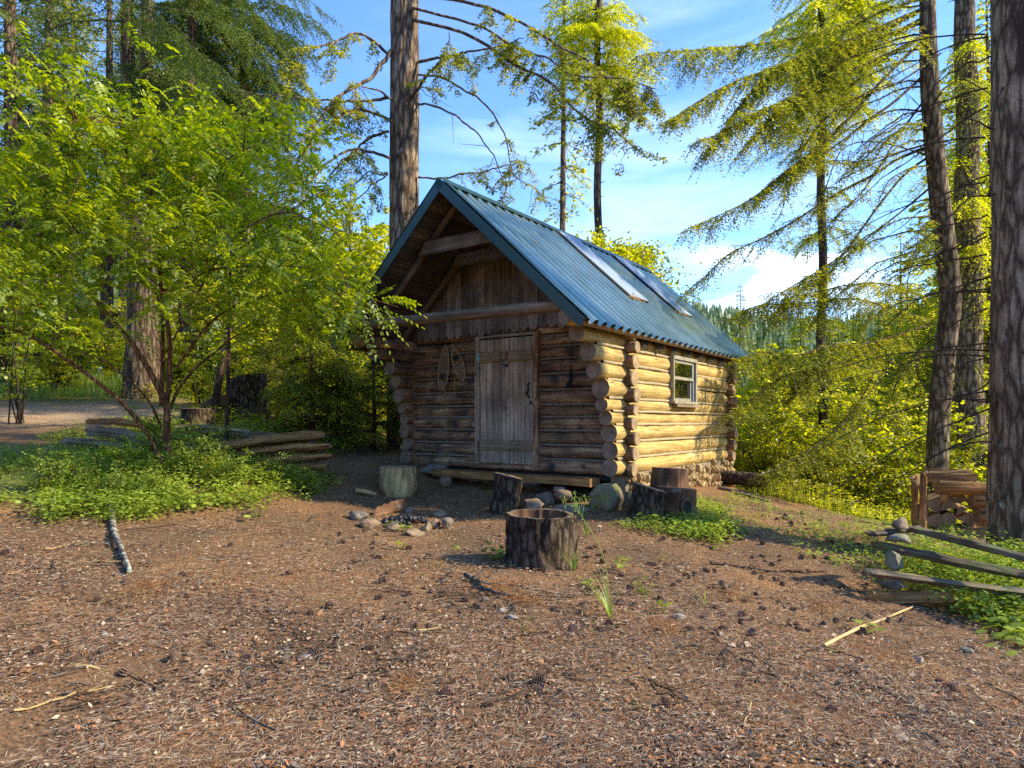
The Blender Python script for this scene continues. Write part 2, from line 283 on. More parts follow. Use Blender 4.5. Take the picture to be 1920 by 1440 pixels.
B_MOSS = m_bark('mossy_bark', (.06, .042, .026), (.25, .18, .105), (.46, .36, .23), sc=16, zs=.28, moss=((.30, .28, .04), 2.2, .62), lichen=((.42, .40, .30), 6, .68))
B_RED = m_bark('young_red_bark', (.08, .035, .016), (.24, .12, .055), (.38, .22, .11), sc=30, zs=.16, dist=.01)
B_GREY = m_bark('grey_bark', (.06, .045, .032), (.20, .16, .115), (.36, .31, .24), sc=16, zs=.4, lichen=((.40, .42, .34), 6, .6))
B_STUMP = m_bark('stump_bark', (.022, .015, .01), (.11, .077, .048), (.25, .185, .12), sc=24, zs=.35, lichen=((.16, .13, .05), 3, .58), dist=.03)
B_TWIG = m_bark('twig_bark', (.05, .034, .022), (.13, .09, .058), (.24, .18, .12), sc=30, zs=1)
L_LOC = m_leaf('locust_leaf', [(.045, .09, .012), (.15, .22, .018), (.30, .36, .025), (.46, .48, .05)], trans=.5)
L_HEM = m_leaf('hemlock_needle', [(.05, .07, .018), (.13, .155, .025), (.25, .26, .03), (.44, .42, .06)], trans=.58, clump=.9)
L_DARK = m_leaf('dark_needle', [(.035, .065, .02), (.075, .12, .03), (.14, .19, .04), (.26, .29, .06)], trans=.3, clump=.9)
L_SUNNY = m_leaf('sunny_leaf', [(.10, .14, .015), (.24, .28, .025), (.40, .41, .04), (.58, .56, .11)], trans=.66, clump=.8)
L_GC = m_leaf('ground_cover_leaf', [(.07, .11, .018), (.18, .25, .028), (.30, .38, .045), (.45, .49, .08)], trans=.4, clump=2)
L_GRASS = m_leaf('grass_blade', [(.10, .20, .02), (.20, .31, .03), (.30, .38, .06), (.42, .40, .16)], trans=.4, clump=2)
L_RUST = m_leaf('dead_needles', [(.20, .07, .02), (.32, .13, .035), (.36, .21, .075), (.34, .27, .12)], trans=.2, clump=2)
ST_GREY = m_stone('field_stone', [(.05, .038, .027), (.14, .11, .08), (.26, .21, .155)], moss=((.11, .12, .03), .60))
ST_BROWN = m_stone('brown_stone', [(.07, .042, .022), (.19, .125, .07), (.32, .23, .14)], moss=((.16, .16, .03), .62))
ST_GOLD = m_stone('foundation_stone', [(.18, .11, .04), (.42, .29, .12), (.60, .46, .24)], sc=6)
MORTAR = m_stone('mortar', [(.26, .20, .12), (.36, .29, .18)], sc=30)
CHINK = m_stone('chinking', [(.13, .115, .085), (.27, .24, .18)], sc=9)
CHINKW = m_stone('chinking_warm', [(.40, .31, .16), (.52, .42, .24)], sc=20)
IRON = m_plain('black_iron', (.02, .02, .022), .55, .6)
RUSTY = m_plain('rusty_iron', (.16, .10, .055), .7, .3)
GREEN = m_plain('green_painted_steel', (.010, .045, .038), .38, 0, var=.08, bump=.02)
CHAR = m_plain('charcoal', (.012, .012, .014), .5, 0, var=.4, sc=20, bump=.8)
BLACK = m_plain('dull_black', (.014, .013, .014), .9)
PAINT = m_plain('cream_window_paint', (.26, .23, .145), .6, 0, var=.3)
GREYP = m_plain('grey_screen_track', (.17, .20, .23), .5)
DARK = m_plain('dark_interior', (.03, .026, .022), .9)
YEL = m_plain('yellow_twine', (.33, .30, .09), .8)
CANE = m_plain('varnished_ash', (.38, .25, .12), .45, sc=20)
RAW = m_plain('rawhide_lacing', (.42, .33, .20), .6, sc=30)
LEATH = m_plain('dark_leather', (.025, .018, .015), .6)
WHITE = m_plain('white_plastic', (.72, .72, .68), .4, var=.05)
TEAL = m_plain('teal_tarp', (.22, .47, .46), .6, var=.1)
PALEB = m_plain('pale_blue_tarp', (.60, .70, .78), .6, var=.1)
ST_MOSSY = m_stone('mossy_boulder_stone', [(.05, .038, .018), (.15, .115, .055), (.28, .22, .12)], moss=((.13, .14, .03), .5))
FUNGUS = m_stone('lichened_wood', [(.06, .05, .03), (.17, .155, .095), (.32, .30, .20)], moss=((.12, .12, .05), .6), sc=9)
CONE = m_plain('cone_scale', (.15, .085, .052), .75, var=.45, sc=30)
BRICKC = m_plain('bark_flake_grey', (.26, .22, .18), .8, var=.4, sc=30, bump=.6)
def _steel():
    m, N, L, out = newmat('galvanised_steel')
    t = N('ShaderNodeTexCoord'); n = N('ShaderNodeTexNoise'); n.inputs['Scale'].default_value = 2.2; n.inputs['Detail'].default_value = 6; L(t, n.inputs['Vector'], 'Object')
    r = ramp(N, [(.3, (.27, .37, .29)), (.62, (.44, .56, .46)), (.72, (.34, .38, .30))]); L(n, r.inputs[0])
    rr = N('ShaderNodeMapRange'); rr.inputs[3].default_value = .10; rr.inputs[4].default_value = .22; L(n, rr.inputs[0])
    b = N('ShaderNodeBsdfPrincipled'); b.inputs['Metallic'].default_value = .8; L(r, b.inputs['Base Color']); L(rr, b.inputs['Roughness']); L(b, out.inputs[0]); return m
STEEL = _steel()
def _poly():
    m, N, L, out = newmat('translucent_roof_sheet')
    b = N('ShaderNodeBsdfPrincipled'); b.inputs['Base Color'].default_value = (.38, .45, .50, 1); b.inputs['Roughness'].default_value = .4; b.inputs['Metallic'].default_value = .3; L(b, out.inputs[0]); return m
POLY = _poly()
def _glass():
    m, N, L, out = newmat('window_glass')
    g = N('ShaderNodeBsdfGlossy'); g.inputs['Roughness'].default_value = .02; g.inputs[0].default_value = (.95, .95, .95, 1)
    tr = N('ShaderNodeBsdfTransparent'); tr.inputs[0].default_value = (.8, .85, .85, 1)
    mx = N('ShaderNodeMixShader'); mx.inputs[0].default_value = .55; L(tr, mx.inputs[1]); L(g, mx.inputs[2]); L(mx, out.inputs[0]); return m
GLASS = _glass()
def _ground():
    m, N, L, out = newmat('forest_floor')
    t = N('ShaderNodeTexCoord'); at = N('ShaderNodeAttribute', attribute_name='green'); ba = N('ShaderNodeAttribute', attribute_name='bare')
    n1 = N('ShaderNodeTexNoise'); n1.inputs['Scale'].default_value = 60; n1.inputs['Detail'].default_value = 5; n1.inputs['Roughness'].default_value = .75; L(t, n1.inputs['Vector'], 'Object')
    n2 = N('ShaderNodeTexNoise'); n2.inputs['Scale'].default_value = 1.3; n2.inputs['Detail'].default_value = 5; L(t, n2.inputs['Vector'], 'Object')
    n3 = N('ShaderNodeTexNoise'); n3.inputs['Scale'].default_value = 160; n3.inputs['Detail'].default_value = 2; L(t, n3.inputs['Vector'], 'Object')
    r = ramp(N, [(.28, (.05, .034, .022)), (.45, (.14, .092, .052)), (.56, (.235, .15, .08)), (.68, (.36, .255, .15))]); L(n1, r.inputs[0])
    r2 = ramp(N, [(.35, (.75, .72, .72)), (.55, (1.15, 1.0, .9)), (.68, (1.45, 1.05, .85))]); L(n2, r2.inputs[0])
    mm = N('ShaderNodeMix', data_type='RGBA', blend_type='MULTIPLY'); mm.inputs[0].default_value = 1; L(r, mm.inputs[6]); L(r2, mm.inputs[7])
    gr = ramp(N, [(.3, (.07, .11, .02)), (.5, (.16, .21, .035)), (.7, (.30, .30, .08))]); L(n1, gr.inputs[0])
    th = N('ShaderNodeMath', operation='MULTIPLY_ADD'); th.inputs[1].default_value = .5; th.inputs[2].default_value = -.25; L(n2, th.inputs[0])
    ad = N('ShaderNodeMath', operation='ADD'); ad.use_clamp = True; L(th, ad.inputs[0]); L(at, ad.inputs[1], 'Fac')
    mg = N('ShaderNodeMix', data_type='RGBA'); L(ad, mg.inputs[0]); L(mm, mg.inputs[6], 2); L(gr, mg.inputs[7])
    mb = N('ShaderNodeMix', data_type='RGBA'); L(ba, mb.inputs[0], 'Fac'); L(mg, mb.inputs[6], 2); mb.inputs[7].default_value = (.44, .30, .175, 1)
    b = N('ShaderNodeBsdfPrincipled'); b.inputs['Roughness'].default_value = .95; b.inputs['Specular IOR Level'].default_value = .1; L(mb, b.inputs['Base Color'], 2)
    bp = N('ShaderNodeBump'); bp.inputs['Strength'].default_value = .8; bp.inputs['Distance'].default_value = .02; L(n1, bp.inputs['Height'])
    L(bp, b.inputs['Normal']); L(b, out.inputs[0]); return m
GROUND = _ground()
def _litter(name, cols):
    m, N, L, out = newmat(name); g = N('ShaderNodeNewGeometry')
    k = len(cols); r = ramp(N, [(i/k, c) for i, c in enumerate(cols)]); r.color_ramp.interpolation = 'CONSTANT'; L(g, r.inputs[0], 'Random Per Island')
    b = N('ShaderNodeBsdfPrincipled'); b.inputs['Roughness'].default_value = .85; b.inputs['Specular IOR Level'].default_value = .2; L(r, b.inputs['Base Color']); L(b, out.inputs[0]); return m
LIT_N = _litter('fallen_needle', [(.23, .105, .05), (.33, .175, .085), (.43, .31, .19), (.14, .085, .052), (.34, .26, .18), (.50, .38, .24), (.28, .12, .055)])
LIT_C = _litter('bark_chip', [(.24, .12, .055), (.12, .075, .05), (.36, .16, .07), (.06, .045, .035), (.46, .35, .23), (.19, .11, .068), (.27, .145, .08), (.10, .08, .065), (.52, .40, .26), (.14, .12, .105), (.34, .14, .055)])

# ------------------------------------------------------------------ mesh helpers
def setp(o, label=None, cat=None, group=None, kind=None):
    if label: o['label'] = label
    if cat: o['category'] = cat
    if group: o['group'] = group
    if kind: o['kind'] = kind
    return o
def thing(name, label, cat, loc, group=None, rz=0.0):
    o = bpy.data.objects.new(name, None); o.empty_display_size = .1; C.objects.link(o); o.location = tuple(map(float, loc)); o.rotation_euler = (0, 0, rz)
    return setp(o, label, cat, group)
class MB:
    def __init__(s): s.v = []; s.f = []; s.m = []; s.uv = []; s.n = 0; s.sm = []
    def add(s, verts, faces, uvs=None, mat=0, smooth=True):
        verts = np.asarray(verts, float); b = s.n; s.v.append(verts); s.n += len(verts)
        for i, f in enumerate(faces):
            s.f.append([b+k for k in f]); s.m.append(mat); s.sm.append(smooth)
            s.uv.append(uvs[i] if uvs is not None else [(0, 0)]*len(f))
    def build(s, name, mats, parent=None, base=None, label=None):
        if not isinstance(mats, (list, tuple)): mats = [mats]
        V = np.vstack(s.v); par0 = A([0, 0, 0.])
        q = parent
        while q is not None: par0 = par0+A(q.location[:]); q = q.parent
        org = par0 if parent is not None else (A(base, float) if base is not None else par0)
        me = bpy.data.meshes.new(name); me.from_pydata((V-org).tolist(), [], s.f)
        for m in mats: me.materials.append(m)
        me.polygons.foreach_set('material_index', s.m); me.polygons.foreach_set('use_smooth', s.sm)
        ul = me.uv_layers.new(name='uv'); ul.data.foreach_set('uv', [c for f in s.uv for p in f for c in p])
        me.update()
        o = bpy.data.objects.new(name, me); C.objects.link(o)
        if parent is not None: o.parent = parent
        else: o.location = tuple(map(float, org))
        if label: o['label'] = label
        return o
def fastmesh(name, V, k, mat, parent=None, base=None, faces=None):
    """V: (n*k,3): n separate faces of k corners each"""
    V = np.asarray(V, float).reshape(-1, 3); par0 = A([0, 0, 0.]); q = parent
    while q is not None: par0 = par0+A(q.location[:]); q = q.parent
    org = par0 if parent is not None else (A(base, float) if base is not None else par0)
    n = len(V)//k; me = bpy.data.meshes.new(name)
    me.vertices.add(n*k); me.vertices.foreach_set('co', (V-org).astype(np.float32).ravel())
    me.loops.add(n*k); me.loops.foreach_set('vertex_index', np.arange(n*k, dtype=np.int32))
    me.polygons.add(n); me.polygons.foreach_set('loop_start', np.arange(0, n*k, k, dtype=np.int32))
    me.materials.append(mat); me.update(calc_edges=True)
    o = bpy.data.objects.new(name, me); C.objects.link(o)
    if parent is not None: o.parent = parent
    else: o.location = tuple(map(float, org))
    return o
def smooth_path(pts, n):
    pts = np.asarray(pts, float); m = len(pts)
    if m < 3: return np.array([pts[0]+(pts[-1]-pts[0])*t for t in np.linspace(0, 1, n)])
    e = np.vstack([2*pts[0]-pts[1], pts, 2*pts[-1]-pts[-2]]); out = []
    for t in np.linspace(0, m-1-1e-6, n):
        i = int(t); f = t-i; a, b, c, d = e[i], e[i+1], e[i+2], e[i+3]
        out.append(.5*((2*b)+(c-a)*f+(2*a-5*b+4*c-d)*f*f+(3*b-a-3*c+d)*f**3))
    return np.array(out)
def frames(pts):
    T = nrm(np.gradient(pts, axis=0)); up = A([0, 0, 1.]) if abs(T[0][2]) < .9 else A([1., 0, 0])
    N = np.zeros_like(T); B = np.zeros_like(T); n = nrm(np.cross(T[0], up))
    for i in range(len(pts)):
        n = nrm(n-T[i]*np.dot(n, T[i])); N[i] = n; B[i] = np.cross(T[i], n)
    return T, N, B
def tube(mb, pts, rad, seg=8, amp=0.0, fr=3.0, mat=0, cap=None, seed=0, ridge=0.0, rk=12, cap0=True, cap1=True, ell=(1, 1), uoff=0):
    pts = np.asarray(pts, float); n = len(pts); rad = np.broadcast_to(np.asarray(rad, float), (n,)) if np.ndim(rad) <= 1 and np.size(rad) in (1, n) else np.interp(np.linspace(0, 1, n), np.linspace(0, 1, len(rad)), rad)
    T, N, B = frames(pts); th = np.linspace(0, 2*math.pi, seg, endpoint=False)
    ds = np.r_[0, np.cumsum(np.linalg.norm(np.diff(pts, axis=0), axis=1))]
    ca, sa = np.cos(th)*ell[0], np.sin(th)*ell[1]
    dirs = N[:, None, :]*ca[None, :, None]+B[:, None, :]*sa[None, :, None]
    R = np.repeat(rad[:, None], seg, 1).astype(float)
    if amp or ridge:
        q = pts[:, None, :]+dirs*R[..., None]
        if amp: R = R*(1+amp*2*fbm(q*fr+seed*7.3, seed, 3))
        if ridge:
            rr = np.stack([np.cos(th)[None, :]*rk/3+0*ds[:, None], np.sin(th)[None, :]*rk/3+0*ds[:, None], np.repeat(ds[:, None]*2.6, seg, 1)], -1)
            R = R*(1-ridge*np.abs(vnoise(rr+seed, seed+3))**.6+ridge*.4*vnoise(rr*2.7, seed+4))
    V = (pts[:, None, :]+dirs*R[..., None]).reshape(-1, 3)
    F, U = [], []; rm = float(np.mean(rad))
    for i in range(n-1):
        for j in range(seg):
            j2 = (j+1) % seg
            F.append([i*seg+j, i*seg+j2, (i+1)*seg+j2, (i+1)*seg+j])
            u0, u1 = uoff+j/seg*2*math.pi*rm, uoff+(j+1)/seg*2*math.pi*rm
            U.append([(u0, ds[i]), (u1, ds[i]), (u1, ds[i+1]), (u0, ds[i+1])])
    mb.add(V, F, U, mat)
    for end, on in ((0, cap0), (n-1, cap1)):
        if not on: continue
        ring = V[end*seg:(end+1)*seg]; c = ring.mean(0)
        vv = np.vstack([ring, c]); uvr = [(float(np.dot(p-c, N[end])), float(np.dot(p-c, B[end]))) for p in ring]
        ff, uu = [], []
        for j in range(seg):
            j2 = (j+1) % seg
            f = [j2, j, seg] if end == 0 else [j, j2, seg]
            g = [uvr[j2], uvr[j], (0, 0)] if end == 0 else [uvr[j], uvr[j2], (0, 0)]
            ff.append(f); uu.append(g)
        mb.add(vv, ff, uu, mat if cap is None else cap, smooth=False)
    return V.reshape(n, seg, 3)
def box(mb, c, ax, ay, az, sx, sy, sz, mat=0, jit=0.0, bev=0.0):
    """box centred at c along unit axes; uv v runs along the longest axis"""
    c = A(c, float); ax, ay, az = A(ax, float), A(ay, float), A(az, float); h = (sx/2, sy/2, sz/2)
    co = [(-1,-1,-1),(1,-1,-1),(1,1,-1),(-1,1,-1),(-1,-1,1),(1,-1,1),(1,1,1),(-1,1,1)]
    V = []
    for a in co:
        j = rng.uniform(-jit, jit, 3) if jit else (0, 0, 0)
        V.append(c+ax*(a[0]*h[0]+j[0])+ay*(a[1]*h[1]+j[1])+az*(a[2]*h[2]+j[2]))
    F = [(0,3,2,1),(4,5,6,7),(0,1,5,4),(1,2,6,5),(2,3,7,6),(3,0,4,7)]; lo = int(np.argmax(h)); o1, o2 = [k for k in range(3) if k != lo]
    U = [[((co[i][o1]*h[o1]+co[i][o2]*h[o2]*1.7), co[i][lo]*h[lo]) for i in f] for f in F]
    mb.add(V, F, U, mat, smooth=False)
def rock(mb, c, r, seed=0, sub=3, mat=0, amp=.35, flat=True, rot=None):
    bm = bmesh.new(); bmesh.ops.create_icosphere(bm, subdivisions=sub, radius=1)
    V = A([v.co[:] for v in bm.verts]); F = [[v.index for v in f.verts] for f in bm.faces]; bm.free()
    V = V*(1+amp*fbm(V*1.1+seed*3.7, seed, 3)[:, None]*2)
    if flat:  # a few planar facets
        g = np.random.default_rng(seed+11)
        for k in range(11):
            d = nrm(g.normal(size=3)); lim = .58+.22*g.random(); s = V@d; V = V-np.maximum(s-lim, 0)[:, None]*d*.95
        V = V*(1+.14*fbm(V*3.0+seed, seed+5, 3)[:, None]*1.9)*1.12
    V = V*A(r)
    a = rot if rot is not None else seed*1.7; ca, sa = math.cos(a), math.sin(a)
    V = V@A([[ca, sa, 0], [-sa, ca, 0], [0, 0, 1]])
    mb.add(V+A(c), F, None, mat, smooth=True)
# ---- leaves (vectorised)
def leafquad(pos, d, nr, L, W, fold=.12):
    d = nrm(d); s = nrm(np.cross(d, nr)); n = np.cross(s, d); L = np.asarray(L)[..., None]; W = np.asarray(W)[..., None]
    mid = pos+d*L*.45
    return np.stack([pos, mid+s*W*.5+n*W*fold, pos+d*L, mid-s*W*.5+n*W*fold], 1).reshape(-1, 3)
def leafhex(pos, d, nr, L, W, droop=.15):
    d = nrm(d); s = nrm(np.cross(d, nr)); n = np.cross(s, d); L = np.asarray(L)[..., None]; W = np.asarray(W)[..., None]
    a = pos+d*L*.28-n*L*droop*.05; b = pos+d*L*.68-n*L*droop*.35
    return np.stack([pos, a+s*W*.42, b+s*W*.45, pos+d*L-n*L*droop, b-s*W*.45, a-s*W*.42], 1).reshape(-1, 3)
def rdir(n, g=rng): return nrm(g.normal(size=(n, 3)))
def pinnate(pos, d, L, pairs=8, ll=.04, lw=.02, g=rng, droop=.5):
    """compound leaves: returns hexagons of leaflets"""
    n = len(pos); d = nrm(d); up = nrm(A([0, 0, 1.])+g.normal(0, .35, (n, 3))); s = nrm(np.cross(d, up)); out = []
    for k in range(pairs+1):
        t = (k+.9)/(pairs+1); c = pos+d*(L*t)[:, None]-A([0, 0, 1.])*(L*t*t*droop)[:, None]; sc = 1-.35*abs(t-.5)
        if k == pairs:
            out.append(leafhex(c, d-A([0, 0, droop]), np.cross(s, d), ll*sc*np.ones(n), lw*sc*np.ones(n))); break
        for sg in (-1, 1):
            dd = nrm(s*sg+d*.35-A([0, 0, .25])+g.normal(0, .12, (n, 3)))
            out.append(leafhex(c, dd, np.cross(s, d)+g.normal(0, .2, (n, 3)), ll*sc*g.uniform(.8, 1.15, n), lw*sc*g.uniform(.85, 1.1, n)))
    return np.vstack(out)
def sprays(path, lens, step, g, tw_ang=1.0, droop=.35, nl=.045, nw=.014, gap=.03, twigmb=None, flatn=None, keep=1.0, t0=0.0, t1=1.0):
    """conifer foliage: side twigs along a limb path, needles along each twig"""
    path = np.asarray(path, float); ds = np.r_[0, np.cumsum(np.linalg.norm(np.diff(path, axis=0), axis=1))]; Ltot = ds[-1]
    ss = np.arange(t0*Ltot, t1*Ltot, step); out = []
    if len(ss) == 0: return np.zeros((0, 3))
    T = nrm(np.gradient(path, axis=0))
    for s_ in ss:
        if g.random() > keep: continue
        t = s_/Ltot; p = A([np.interp(s_, ds, path[:, k]) for k in range(3)]); tt = nrm(A([np.interp(s_, ds, T[:, k]) for k in range(3)]))
        sd = nrm(np.cross(tt, A([0, 0, 1.])))
        for sg in (-1, 1):
            l = np.interp(t, np.linspace(0, 1, len(lens)), lens)*g.uniform(.5, 1.15)
            if l < .03: continue
            d = nrm(sd*sg*math.sin(tw_ang)+tt*math.cos(tw_ang)+g.normal(0, .18, 3)-A([0, 0, droop*.5]))
            m = max(3, int(l/gap)); u = np.linspace(.08, 1, m); c = p+d*(l*u)[:, None]-A([0, 0, 1.])*(l*u*u*droop)[:, None]
            if twigmb is not None: tube(twigmb, c[::max(1, m//4)], [.004, .002], seg=3, cap0=False, cap1=False)
            s2 = nrm(np.cross(d, A([0, 0, 1.])+g.normal(0, .3, 3)))
            for q in (-1, 1):
                dd = nrm(s2*q*.8+d*.65+g.normal(0, .22, (m, 3)))
                out.append((c+g.normal(0, .004, (m, 3)), dd, np.tile(A([0, 0, 1.]), (m, 1))+g.normal(0, .35, (m, 3)), nl*g.uniform(.6, 1.3, m)*(1.25-u*.5), nw*g.uniform(.7, 1.3, m)))
    if not out: return np.zeros((0, 3))
    cat = [np.concatenate([o[k] for o in out]) for k in range(5)]
    return leafquad(*cat)
# ------------------------------------------------------------------ ground
def make_ground():
    n = 460; k = math.asinh(900/2.4); u = np.linspace(-1, 1, n)
    x = 2.4*np.sinh(k*u); X, Y = np.meshgrid(x, x+5.0); Z = gz(X, Y)
    R = np.hypot(X, Y-5)
    Z = Z+fbm(np.stack([X*6, Y*6, 0*X], -1), 9, 3)*.035*(R < 40)
    mb_v = np.stack([X, Y, Z], -1).reshape(-1, 3); me = bpy.data.meshes.new('ground')
    idx = np.arange(n*n).reshape(n, n); f = np.stack([idx[:-1, :-1], idx[:-1, 1:], idx[1:, 1:], idx[1:, :-1]], -1).reshape(-1, 4)
    me.vertices.add(n*n); me.vertices.foreach_set('co', mb_v.ravel()); me.loops.add(f.size); me.loops.foreach_set('vertex_index', f.ravel().astype(np.int32))
    me.polygons.add(len(f)); me.polygons.foreach_set('loop_start', np.arange(0, f.size, 4, dtype=np.int32)); me.polygons.foreach_set('use_smooth', np.ones(len(f), bool))
    me.materials.append(GROUND); me.update(calc_edges=True)
    x, y = mb_v[:, 0], mb_v[:, 1]
    g = np.maximum(sstep(x-4.6-(y-10)*.1, 0, 1.6)*sstep(y, 8.5, 11), sstep(y, 14, 18)*.8*(x > -3))
    g = np.maximum(g, .85*sstep(y, 12.5, 15)*(x < -3)); g = np.maximum(g, .75*sstep(-x, 3.2, 4.2)*sstep(y, 5.6, 6.6)*sstep(-y, -9, -7.5))
    bare = np.exp(-((x+8.2)/2.8)**2-((y-12.2)/.9)**2)
    for nm, val in (('green', g), ('bare', np.clip(bare, 0, .8))):
        at = me.attributes.new(nm, 'FLOAT', 'POINT'); at.data.foreach_set('value', np.clip(val, 0, 1).astype(np.float32))
    o = bpy.data.objects.new('ground', me); C.objects.link(o); o['kind'] = 'structure'
make_ground()

# ------------------------------------------------------------------ log cabin
UA, UB, UZ = A([-.811, .585, 0]), A([.585, .811, 0]), A([0, 0, 1.])
UA = nrm(UA); UB = nrm(UB); C0 = A([1.359, 8.3, 0])
def K(a, b, z): return C0+UA*a+UB*b+UZ*z
W, D = 3.57, 3.88
cabin = thing('log_cabin', 'small log cabin with green edged metal roof and a plank door', 'cabin', K(W/2, D/2, .5))
FB = [.66, .85, 1.04, 1.23, 1.41, 1.57, 1.77, 1.98, 2.18, 2.34, 2.52]
SZ = [.79, 1.0, 1.21, 1.39, 1.55, 1.745, 1.95, 2.145, 2.335]
SR = [.105, .105, .108, .088, .082, .112, .102, .105, .095]
E0 = [.30, .31, .33, .42, .52, .54, .70, .86, 1.10]
E1 = [.17, .14, .2, .2, .25, .32, .38, .5, .85]
def log(mb, p0, p1, r0, r1, seed, seg=20, cap=1, n=None):
    L = np.linalg.norm(p1-p0); n = n or max(8, int(L*16)); g = np.random.default_rng(seed)
    t = np.linspace(0, 1, n)[:, None]; pts = p0+(p1-p0)*t+g.normal(0, 1, 3)*.008*np.sin(t*math.pi)
    tube(mb, pts, np.linspace(r0, r1, n), seg=seg, amp=.075, fr=4.5, ridge=.03, rk=9, cap=cap, seed=seed, uoff=seed*.37)
def chink(mb, p0, p1, h, dpt, out, seed):
    """bead of mortar between two logs, facing outward"""
    n = max(4, int(np.linalg.norm(p1-p0)*10)); t = np.linspace(0, 1, n); c = p0+(p1-p0)*t[:, None]
    wob = fbm(np.stack([t*n*.5, 0*t+seed, 0*t], -1), seed, 2)*.012
    prof = [(-1, -h), (1, -h*.6), (1.12, 0), (1, h*.6), (-1, h)]; V = []
    for i in range(n):
        for q, z in prof: V.append(c[i]+out*(q*dpt+wob[i])+UZ*(z+wob[i]*.4))
    m = len(prof); F = [[i*m+j, i*m+j+1, (i+1)*m+j+1, (i+1)*m+j] for i in range(n-1) for j in range(m-1)]
    mb.add(V, F)
# front and back walls
def cross_wall(name, b, ends, gap, seed, chmat, out, wmat):
    mb = MB(); chs = []
    for i in range(10):
        zc = (FB[i]+FB[i+1])/2; r = (FB[i+1]-FB[i])/2-.008
        if i == 0: r += .005
        segs = [(-.16-.02*((i*7) % 3), W+ends)] if (gap is None or i == 0) else [(-.16-.02*((i*7) % 3), gap[0]), (gap[1], W+ends)]
        for j, (a0, a1) in enumerate(segs):
            log(mb, K(a0, b, zc), K(a1, b, zc), r*1.03, r*.98, seed+i*3+j)
        if i:
            for a0, a1 in ([(0, W)] if gap is None else [(0, gap[0]), (gap[1], W)]):
                ch = MB(); chink(ch, K(a0, b, FB[i]), K(a1, b, FB[i]), -.0+.023, .072, out, seed+i); chs.append(ch)
    log(mb, K(.16, b, 2.60), K(W-.16, b, 2.60), .08, .08, seed+77)
    w = mb.build(name, [wmat, W_END if b < 1 else W_END_LIT], cabin); [c.build('chinking', chmat, w) for c in chs]; return w
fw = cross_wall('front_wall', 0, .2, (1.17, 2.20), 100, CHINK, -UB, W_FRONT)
# ends of these same logs past the right corner get a lit, paler end grain
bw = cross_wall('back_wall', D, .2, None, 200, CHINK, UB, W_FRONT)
WIN0, WIN1, WZ0, WZ1 = 1.33, 2.24, 1.64, 2.27
def long_wall(name, a, ee, win, seed, chmat, out, wmat, endm):
    mb = MB(); chs = []
    for i in range(9):
        z, r = SZ[i], SR[i]
        if win and 5 <= i <= 7: segs = [(-ee[i], WIN0-.01), (WIN1+.02, D+.22+.02*(i % 2))]
        else: segs = [(-ee[i], D+.22+.02*(i % 2))]
        for j, (b0, b1) in enumerate(segs):
            log(mb, K(a, b0, z), K(a, b1, z), r*(1.04 if j == 0 else 1), r*.97, seed+i*3+j)
        if i:
            zz = (SZ[i]+SZ[i-1]+SR[i-1]-SR[i])/2
            for b0, b1 in ([(-ee[i-1]*.9, WIN0-.01), (WIN1+.02, D+.18)] if win and 6 <= i <= 7 else [(-ee[i-1]*.9, D+.18)]):
                ch = MB(); chink(ch, K(a, b0, zz), K(a, b1, zz), .026, .075, out, seed+i); chs.append(ch)
    w = mb.build(name, [wmat, endm], cabin); [c.build('chinking', chmat, w) for c in chs]; return w
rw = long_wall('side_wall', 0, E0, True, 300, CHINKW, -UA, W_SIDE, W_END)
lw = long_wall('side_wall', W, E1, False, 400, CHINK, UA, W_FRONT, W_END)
# log ends on the sunny side, the sunlight put into their paler colour
for i in range(10):
    zc = (FB[i]+FB[i+1])/2; r = ((FB[i+1]-FB[i])/2-.008)*1.035
    for b in (0, D):
        e = -.16-.02*((i*7) % 3) if i < 10 else -.12
        mb = MB(); p = K(e, b, zc); tube(mb, [p-UA*.022, p-UA*.004], [r*.93, r], seg=20, cap=0, seed=i, cap1=False); mb.build('log_end', [W_END_LIT], cabin)
for a, nm, wm, e0 in ((-.0, 'plate_log', W_SIDE, 1.34), (W, 'plate_log', W_FRONT, 1.3)):
    mb = MB(); log(mb, K(a, -e0, 2.495), K(a, D+.75, 2.505), .095, .09, 31+int(a), cap=1); mb.build(nm, [wm, W_END], cabin)
mb = MB(); log(mb, K(.09, -1.25, 2.625), K(3.78, -1.25, 2.69), .072, .066, 55); mb.build('cross_log', [W_POLE, W_END], cabin)

RC, RP, EV = W/2+.005, 4.31, 2.03
SL = .926; cs, sn_ = 1/math.hypot(1, SL), SL/math.hypot(1, SL)
def roofz(a): return RP-SL*abs(a-RC)
def RN(side): return UA*(-side*sn_)*-1*-1+UZ*cs if False else (UA*(side*sn_)+UZ*cs)   # side=-1: right slope, +1: left
def RD(side): return UA*(side*cs)-UZ*sn_                                             # down the slope
LS = EV/cs
def onroof(side, s, b, off=0.0): return K(RC, b, RP)+RD(side)*s+RN(side)*off
BF, BB = -1.36, 4.71
